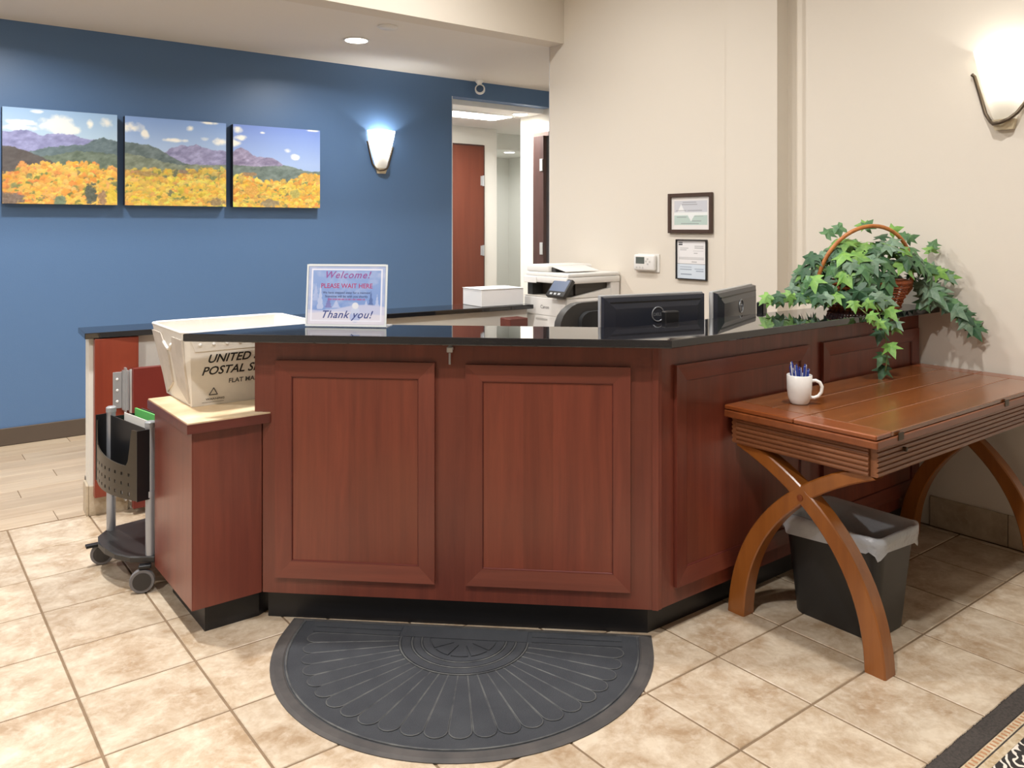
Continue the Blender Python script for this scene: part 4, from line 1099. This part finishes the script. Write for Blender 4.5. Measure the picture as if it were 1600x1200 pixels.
# a few sprigs standing above the handle
for a, b_, z in ((-.10, .0, .345), (-.17, .02, .31), (.03, .02, .355), (.12, .0, .325), (.2, .0, .29), (.31, -.02, .26), (-.02, -.03, .335), (.17, -.04, .30), (.345, .02, .235)):
    p = W3(a, b_, z); leaf(p, (camp - p).normalized() * .8 + Vector((0, 0, .5)), (rl.uniform(-.5, .5), rl.uniform(-.5, .5), rl.uniform(-.1, .7)), rl.uniform(.05, .075), 3 if rl.random() < .5 else 1)
stem_m = mat('ivy_stem', (112, 128, 70), .6)
def strand(pts, n, s0, s1, kinds=None, side=.025):
    P_ = [Vector(p) for p in pts]
    seg = [(P_[i + 1] - P_[i]).length for i in range(len(P_) - 1)]; tot = sum(seg)
    def at(t_):
        d = t_ * tot
        for i, l_ in enumerate(seg):
            if d <= l_: return P_[i].lerp(P_[i + 1], d / l_), (P_[i + 1] - P_[i]).normalized()
            d -= l_
        return P_[-1].copy(), (P_[-1] - P_[-2]).normalized()
    bm = bmesh.new(); tube(bm, [at(i / 14)[0] - iv.location for i in range(15)], .0022, 5); build('stem', bm, stem_m, iv, smooth=True)
    for i in range(n):
        t_ = (i + .6) / n; p, d = at(min(t_, 1)); sd = 1 if i % 2 else -1
        off = Vector((-d.y, d.x, 0)); off = off.normalized() if off.length > .1 else Vector((.79, -.61, 0))
        p = p + off * sd * side * rl.uniform(.3, 1); nv = (camp - p).normalized() * .8 + Vector((0, 0, .55)) + Vector((rl.uniform(-.25, .25), rl.uniform(-.25, .25), 0))
        leaf(p, nv, d * 1.0 + off * sd * .6 + Vector((0, 0, -.15)), s0 + (s1 - s0) * t_, None if kinds is None else kinds[i % len(kinds)])
# along the granite towards the monitors
strand([W3(-.14, -.05, .10), W3(-.26, -.02, .06), W3(-.36, .0, .035), W3(-.44, .02, .03)], 14, .075, .06, (3, 3, 1, 0))
strand([W3(-.12, -.09, .09), W3(-.2, -.11, .045), W3(-.28, -.09, .03)], 10, .08, .065, (0, 2, 3))
strand([W3(-.05, -.10, .09), W3(-.06, -.14, .03), W3(-.02, -.165, .018)], 8, .07, .055, (3, 1, 2))
# over the front edge and down
e0 = Vector((3.045, 1.70, 1.02))
strand([(3.07, 1.70, 1.04), (3.08, 1.655, .985), (3.10, 1.63, .90), (3.11, 1.625, .80), (3.105, 1.63, .735)], 7, .062, .07, (0, 3, 1))
strand([(3.11, 1.68, 1.03), (3.125, 1.645, .985), (3.165, 1.625, .90)], 6, .078, .05, (2, 2, 3))
strand([(3.0, 1.70, 1.0), (2.99, 1.65, .97), (3.03, 1.63, .93)], 5, .055, .045, (3,))
# towards the wall and over the end
strand([W3(.25, .0, .10), W3(.30, -.03, .07), (3.52, 1.615, 1.0), (3.565, 1.55, .94), (3.575, 1.50, .885)], 15, .095, .075, (2, 1, 0, 1))
strand([W3(.25, -.02, .12), W3(.29, -.05, .07), (3.50, 1.635, .99)], 8, .10, .085, (2, 1, 2))
strand([W3(.2, .02, .19), W3(.30, -.03, .17), W3(.36, -.06, .13)], 10, .085, .06, (3, 1, 2))

# ================================================================== SIDE TABLE
TZ = .703; tx0, tx1, ty0, ty1 = 2.245, 3.600, 1.205, 1.735
tb = thing('folding_table', 'brown wooden flip top table with curved crossed legs beside the desk', 'table', (2.92, 1.47, 0))
def tchild(name, bm, m, **k):
    o = build(name, bm, m, tb, **k); o.matrix_parent_inverse = Matrix.Translation((-2.92, -1.47, 0)); return o
cuts = [ty0 + .045, ty0 + .135, ty0 + .225, ty0 + .27, ty0 + .36, ty0 + .45, ty1 - .04]
eb = .085
yb = [ty0, ty0 + .14, ty0 + .268, ty0 + .272, ty0 + .40, ty1]
for i in range(len(yb) - 1):
    if yb[i + 1] - yb[i] < .02: continue
    tchild('top_board', B(tx0 + eb + .0008, tx1 - eb - .0008, yb[i] + .0012, yb[i + 1] - .0012, TZ - .015, TZ, .0015), oak_top)
for h0, h1 in ((ty0, ty0 + .269), (ty0 + .2715, ty1)):
    tchild('end_board', B(tx0, tx0 + eb, h0, h1, TZ - .015, TZ, .003), wood('table_end_board', (150, 82, 40), (112, 54, 24), (130, 66, 32), 'Y', rough=.28, coat=.5))
    tchild('end_board', B(tx1 - eb, tx1, h0, h1, TZ - .015, TZ, .003), wood('table_end_board', (), (), (), 'Y'))
tchild('lower_leaf', B(tx0 - .002, tx1 + .002, ty0 - .004, ty1, TZ - .040, TZ - .0165, .004, 2), wood('table_leaf', (146, 82, 42), (110, 56, 28), (128, 68, 36), 'X', rough=.35))
az1 = TZ - .0405; az0 = az1 - .088; ax0, ax1, ay0, ay1 = tx0 + .03, tx1 - .03, ty0 + .022, ty1 - .02
def reeded(L_, n=6):
    """profile strip of half round reeds: local X along, -Y outwards"""
    bm = bmesh.new(); prof = []
    hgt = (az1 - az0) / n
    for k in range(n):
        for j in range(5):
            a = math.pi * j / 4 - math.pi / 2
            prof.append((-.006 - .006 * math.cos(a), az0 + hgt * (k + .5) + hgt * .48 * math.sin(a)))
    rings = [[(x, y, z) for y, z in prof] + [(x, .012, az1), (x, .012, az0)] for x in (0, L_)]
    loft(bm, rings); return bm
tchild('apron', reeded(ax1 - ax0 - .0), oak_apron, loc=(ax0, ay0, 0))
tchild('apron', reeded(ay1 - ay0 - .026), oak_apron, loc=(ax0, ay1 - .013, 0), rotz=R(-90))
tchild('apron', reeded(ay1 - ay0 - .026), oak_apron, loc=(ax1, ay0 + .013, 0), rotz=R(90))
tchild('apron', reeded(ax1 - ax0), oak_apron, loc=(ax1, ay1, 0), rotz=R(180))
for x in (2.36, 3.10):
    tchild('hinge', B(x, x + .03, ty0 - .0065, ty0 - .0042, TZ - .030, TZ - .008), mat('dark_brass', (70, 58, 44), .4, metal=.6))
bm = bmesh.new(); lathe(bm, [(.007, 0), (.007, .010), (.0001, .012)], 14); tchild('knob', bm, mat('dark_brass', (), 0), loc=(2.42, ay0 - .012, az0 + .062), rot=(R(90), 0, 0), smooth='auto')
tchild('drawer_pull', B(3.36, 3.372, ay0 - .016, ay0 - .0125, az0 + .05, az0 + .085), oak_apron)
ym = (ty0 + ty1) / 2
def leg(xc, s):
    P0, P1, P2, P3 = (ym + s * .243, 0), (ym + s * .235, .25), (ym + s * .09, .465), (ym - s * .235, az0 + .01)
    rings = []; N_ = 22
    for i in range(N_ + 1):
        t_ = i / N_; m_ = 1 - t_
        y = m_ ** 3 * P0[0] + 3 * m_ * m_ * t_ * P1[0] + 3 * m_ * t_ * t_ * P2[0] + t_ ** 3 * P3[0]
        z = m_ ** 3 * P0[1] + 3 * m_ * m_ * t_ * P1[1] + 3 * m_ * t_ * t_ * P2[1] + t_ ** 3 * P3[1]
        dy = 3 * m_ * m_ * (P1[0] - P0[0]) + 6 * m_ * t_ * (P2[0] - P1[0]) + 3 * t_ * t_ * (P3[0] - P2[0])
        dz = 3 * m_ * m_ * (P1[1] - P0[1]) + 6 * m_ * t_ * (P2[1] - P1[1]) + 3 * t_ * t_ * (P3[1] - P2[1])
        l_ = math.hypot(dy, dz); ny, nz = -dz / l_, dy / l_
        if i == 0: ny, nz = -1, 0
        w = .033 - .012 * t_; h = .030 - .004 * t_; c = .004
        sec = [(-h + c, -w), (h - c, -w), (h, -w + c), (h, w - c), (h - c, w), (-h + c, w), (-h, w - c), (-h, -w + c)]
        rings.append([(xc + a, y + ny * b_, min(max(z + nz * b_, 0), az0 - .0005)) for a, b_ in sec])
    bm = bmesh.new(); loft(bm, rings); return bm
for xc in (2.305, 3.46):
    for s in (1, -1): tchild('leg', leg(xc, s), oak_leg, smooth='auto')
    bm = bmesh.new(); lathe(bm, [(.010, 0), (.010, .003), (.0001, .004)], 14); tchild('pivot_plug', bm, mat('plug', (120, 58, 22), .5), loc=(xc - .0275, ym, .452), rot=(0, R(-90), 0))

# mug with pens
mg = thing('mug', 'plain white mug full of blue pens on the wooden table', 'mug', (2.455, 1.587, TZ + .0005))
bm = bmesh.new(); lathe(bm, [(.0001, 0), (.026, 0), (.030, .004), (.037, .022), (.0405, .05), (.0415, .096), (.0400, .0975), (.0380, .096), (.0365, .05), (.032, .02), (.024, .008), (.0001, .007)], 40)
build('body', bm, mat('white_ceramic', (240, 239, 236), .18), mg, smooth=True)
ha = R(-52); hx, hy = math.cos(ha), math.sin(ha)
bm = bmesh.new(); tube(bm, [(hx * r_, hy * r_, z) for r_, z in ((.037, .078), (.052, .080), (.065, .074), (.072, .060), (.070, .042), (.060, .028), (.046, .022), (.035, .023))], .0058, 10, flat=1.2)
build('handle', bm, mat('white_ceramic', (), 0), mg, smooth=True)
penb = mat('pen_blue', (44, 66, 150), .3); penw = mat('pen_white', (225, 226, 232), .3); penn = mat('pen_navy', (30, 38, 96), .3)
for k in range(11):
    a = math.tau * k / 11 + .3; rr = .022 if k % 3 else .010
    base = Vector((2.455 + rr * .75 * math.cos(a), 1.587 + rr * .75 * math.sin(a), TZ + .0095)); top = Vector((2.455 + (rr + .010) * math.cos(a), 1.587 + (rr + .010) * math.sin(a), TZ + .116 + .022 * ((k * 7) % 5) / 4))
    t = thing('pen', ('navy' if k % 2 else 'bright blue') + ' barrelled pen with pale clip standing in the white mug', 'pen', base, 0, 'pens in the mug')
    d = top - base; t.rotation_euler = d.to_track_quat('Z', 'Y').to_euler(); L_ = d.length
    bm = bmesh.new(); lathe(bm, [(.0008, 0), (.0032, .012), (.0035, L_ * .6)], 10); build('barrel', bm, penn if k % 2 else penb, t, smooth='auto')
    bm = bmesh.new(); lathe(bm, [(.0042, L_ * .6), (.0042, L_ - .008), (.0022, L_ - .006), (.0022, L_)], 10); build('cap', bm, penb, t, smooth='auto')
    build('clip', B(.0045, .0062, -.0018, .0018, L_ * .68, L_ - .002, .0004), penw, t)

# waste bin with liner
wb_ = thing('waste_bin', 'black plastic waste bin under the wooden table', 'bin', (2.553, 1.468, 0))
def brings(z, grow=0):
    t_ = z / .325; return [(x, y, z) for x, y in rrect(.098 + .030 * t_ + grow, .140 + .034 * t_ + grow, .035 + .012 * t_, 6)]
bm = bmesh.new(); loft(bm, [brings(0), brings(.006, .002), brings(.16), brings(.318), brings(.325, .004), brings(.325, -.002), brings(.16, -.004), brings(.008, -.004)])
build('body', bm, mat('bin_black', (34, 34, 35), .42, bump=.05, bscale=300), wb_, smooth='auto')
bm = bmesh.new(); tube(bm, [(x, y, .322) for x, y, z in brings(.322, .003)], .0055, 6, closed=True); build('rim', bm, mat('bin_black', (), 0), wb_, smooth=True)
lin_m = mat('liner_plastic', (232, 236, 242), .16, alpha=.55, spec=.9, bump=.9, bscale=28)
bm = bmesh.new(); rings = []
for (z, g_, am) in ((.280, .012, .009), (.293, .0105, .004), (.312, .0115, .003), (.3365, .011, .002), (.3375, .000, .002), (.31, -.012, .003), (.26, -.016, .004), (.18, -.022, .006)):
    r_ = brings(min(z, .325), g_); n_ = len(r_)
    rings.append([(x * (1 + am * 2.2 * math.sin(i * 2.7 + z * 40)), y * (1 + am * 2.2 * math.cos(i * 1.9 + z * 25)), z + am * 1.6 * math.sin(i * 1.3 + 1) * (1 if z < .30 else .6)) for i, (x, y, _) in enumerate(r_)])
loft(bm, rings, cap0=False, cap1=False)
ln = build('bin_liner', bm, lin_m, None, loc=(2.553, 1.468, 0), smooth=True); tag(ln, 'clear plastic bag lining the black waste bin, folded over its rim', 'bin liner')

# ================================================================== HALF ROUND DOOR MAT
mt = thing('door_mat', 'dark grey half round rubber mat with fan pattern before the desk', 'mat', (0, 0, 0))
mc = Vector(D(.678, -.022)[:2]); mt.location = (mc.x, mc.y, .0005); mt.rotation_euler.z = DA      # local X along the desk, -Y towards the lobby
rub = mat('mat_rubber', (58, 61, 66), .75, rgb2=(48, 51, 57), vscale=6, bump=.25, bscale=320); rub_e = mat('mat_edge', (84, 80, 78), .7, rgb2=(66, 64, 64), vscale=9); rub_f = mat('mat_field', (60, 63, 68), .8, rgb2=(50, 53, 59), vscale=7, bump=.35, bscale=420)
MR = .585; MO = .092
def outline(r, y_top, n=48):
    # semicircle of radius r about (0,-MO), straight sides up to y_top
    return [(r, y_top)] + [(r * math.cos(-math.pi * i / n), -MO + r * math.sin(-math.pi * i / n)) for i in range(n + 1)] + [(-r, y_top)]
bm = bmesh.new(); o1, o2 = outline(MR, 0), outline(MR - .012, -.006); o3 = outline(MR - .036, -.012)
loft(bm, [[(x, y, 0) for x, y in o1], [(x, y, .002) for x, y in o1], [(x, y, .0055) for x, y in o2], [(x, y, .0055) for x, y in o3], [(x, y, .0030) for x, y in outline(MR - .040, -.015)]])
build('base', bm, rub_e, mt)
build('ground', prism(bmesh.new(), outline(MR - .041, -.0155), .0010, .0032), rub, mt)
def band(r0, r1, z, a0=0, a1=math.pi, n=48):
    bm = bmesh.new(); A = [(r1 * math.cos(-a0 - (a1 - a0) * i / n), -MO + r1 * math.sin(-a0 - (a1 - a0) * i / n)) for i in range(n + 1)]
    C = [(r0 * math.cos(-a0 - (a1 - a0) * i / n), -MO + r0 * math.sin(-a0 - (a1 - a0) * i / n)) for i in range(n + 1)]
    prism(bm, A + C[::-1], .0028, z); return bm
def ribbon(pts, w, z):
    bm = bmesh.new(); tube(bm, [(x, y, z) for x, y in pts], w, 6); return bm
dust = mat('mat_ridge', (98, 99, 98), .8, rgb2=(62, 64, 68), vscale=14)
build('border_ridge', ribbon(outline(MR - .046, -.022), .0032, .0042), dust, mt)
NP = 23
fan_o, fan_i = .485, .205
for k in range(NP):
    a = -math.pi * (k + .5) / NP; hw = math.pi / NP / 2 * .93
    pts = []
    for t_ in np.linspace(0, 1, 6): 
        r_ = fan_i + (fan_o - fan_i - .02) * t_; pts.append((r_, -hw * r_))
    wr_ = hw * (fan_o - .02)
    cap = [(fan_o - .02 + wr_ * 1.0 * math.sin(q_), -wr_ * math.cos(q_)) for q_ in np.linspace(0, math.pi, 9)[1:-1]]
    lo_ = pts + cap + [(x, -y) for x, y in pts[::-1]]
    R2 = [(x * math.cos(a) - y * math.sin(a), -MO + x * math.sin(a) + y * math.cos(a)) for x, y in lo_]
    cen = (sum(p[0] for p in R2) / len(R2), sum(p[1] for p in R2) / len(R2))
    bm = bmesh.new(); loft(bm, [[(x, y, .0028) for x, y in R2], [(x, y, .0052) for x, y in R2], [(cen[0] + (x - cen[0]) * .95, cen[1] + (y - cen[1]) * .95, .0062) for x, y in R2]])
    build('petal', bm, rub_f, mt)
    bm = bmesh.new(); tube(bm, [(x, y, .0046) for x, y in R2], .0019, 5); build('petal_ridge', bm, dust, mt)
for y in (-.030, -.062): build('side_band', B(-.49, -.21, y - .024, y - .002, .0028, .0055), rub_f, mt); build('side_band', B(.21, .49, y - .024, y - .002, .0028, .0055), rub_f, mt)
for r0, r1, zz in ((.168, .195, .0062), (.138, .158, .0060), (.108, .128, .0062)): build('ring_band', band(r0, r1, zz), rub_f, mt)
for r_ in (.200, .163, .133): build('ring_ridge', ribbon([(r_ * math.cos(-math.pi * i / 40), -MO + r_ * math.sin(-math.pi * i / 40)) for i in range(41)], .0025, .0048), dust, mt)
for k in range(5):
    a0 = math.pi * k / 5 + .05; build('medallion_lobe', band(.035, .100, .0060, a0, a0 + math.pi / 5 - .10, 6), rub_f, mt)
build('medallion_top', B(-.195, .195, -MO + .004, -.020, .0028, .0056), rub_f, mt)
build('straight_band', B(-.53, .53, -.0145, -.012, .0028, .0052), dust, mt)

# ================================================================== RUG IN THE CORNER
rg = thing('area_rug', 'patterned black and cream area rug with a black border', 'rug', (2.6, .4, .0005))
RY = .540   # local Y of its far edge
RX0, RX1 = -1.6, .98
rugb = mat('rug_black', (80, 73, 68), .95, rgb2=(58, 53, 50), vscale=160, bump=.6, bscale=500)
rugc = mat('rug_cream', (220, 204, 176), .95, rgb2=(190, 164, 128), vscale=60, bump=.6, bscale=500)
def rug_field():
    m = bpy.data.materials.new('rug_scrolls'); m.use_nodes = True
    nt = m.node_tree; b = nt.nodes['Principled BSDF']; N = nt.nodes.new; K = nt.links.new
    tc = N('ShaderNodeTexCoord'); wv = N('ShaderNodeTexWave'); wv.wave_type = 'RINGS'; wv.rings_direction = 'SPHERICAL'
    wv.inputs['Scale'].default_value = 11; wv.inputs['Distortion'].default_value = 14; wv.inputs['Detail'].default_value = 2; wv.inputs['Detail Scale'].default_value = 1.6
    K(tc.outputs['Object'], wv.inputs['Vector'])
    r = N('ShaderNodeValToRGB'); K(wv.outputs['Fac'], r.inputs['Fac'])
    r.color_ramp.elements[0].position = .60; r.color_ramp.elements[0].color = (*lin((44, 40, 38)), 1)
    r.color_ramp.elements[1].position = .72; r.color_ramp.elements[1].color = (*lin((214, 206, 194)), 1)
    K(r.outputs['Color'], b.inputs['Base Color']); b.inputs['Roughness'].default_value = .95
    return m
build('border', B(RX0, RX1, RY - .052, RY, 0, .009, .003), rugb, rg)
build('guard_stripe', B(RX0, RX1, RY - .074, RY - .0525, 0, .0085), rugc, rg)
build('dark_line', B(RX0, RX1, RY - .0775, RY - .0745, 0, .0083), rugb, rg)
build('guard_stripe', B(RX0, RX1, RY - .098, RY - .078, 0, .0085), rugc, rg)
build('field', B(RX0, RX1, -1.0, RY - .0985, 0, .0085), rug_field(), rg)
n_ = 0
for i in range(int((RX1 - RX0) / .017)):
    x = RX0 + i * .017
    if x < -.75 or x > .4: continue
    build('stripe_tick', B(x, x + .006, RY - .070, RY - .056, .0085, .0092), mat('rug_tick', (176, 128, 92), .95), rg)
bm = bmesh.new()
rr_ = random.Random(2)
for i in range(int((RX1 - RX0) / .009)):
    x = RX0 + i * .009; box(bm, x, x + .006, RY, RY + .002 + .003 * rr_.random(), .0005, .006)
o = build('fringe', bm, rugb, rg); o['kind'] = 'stuff'
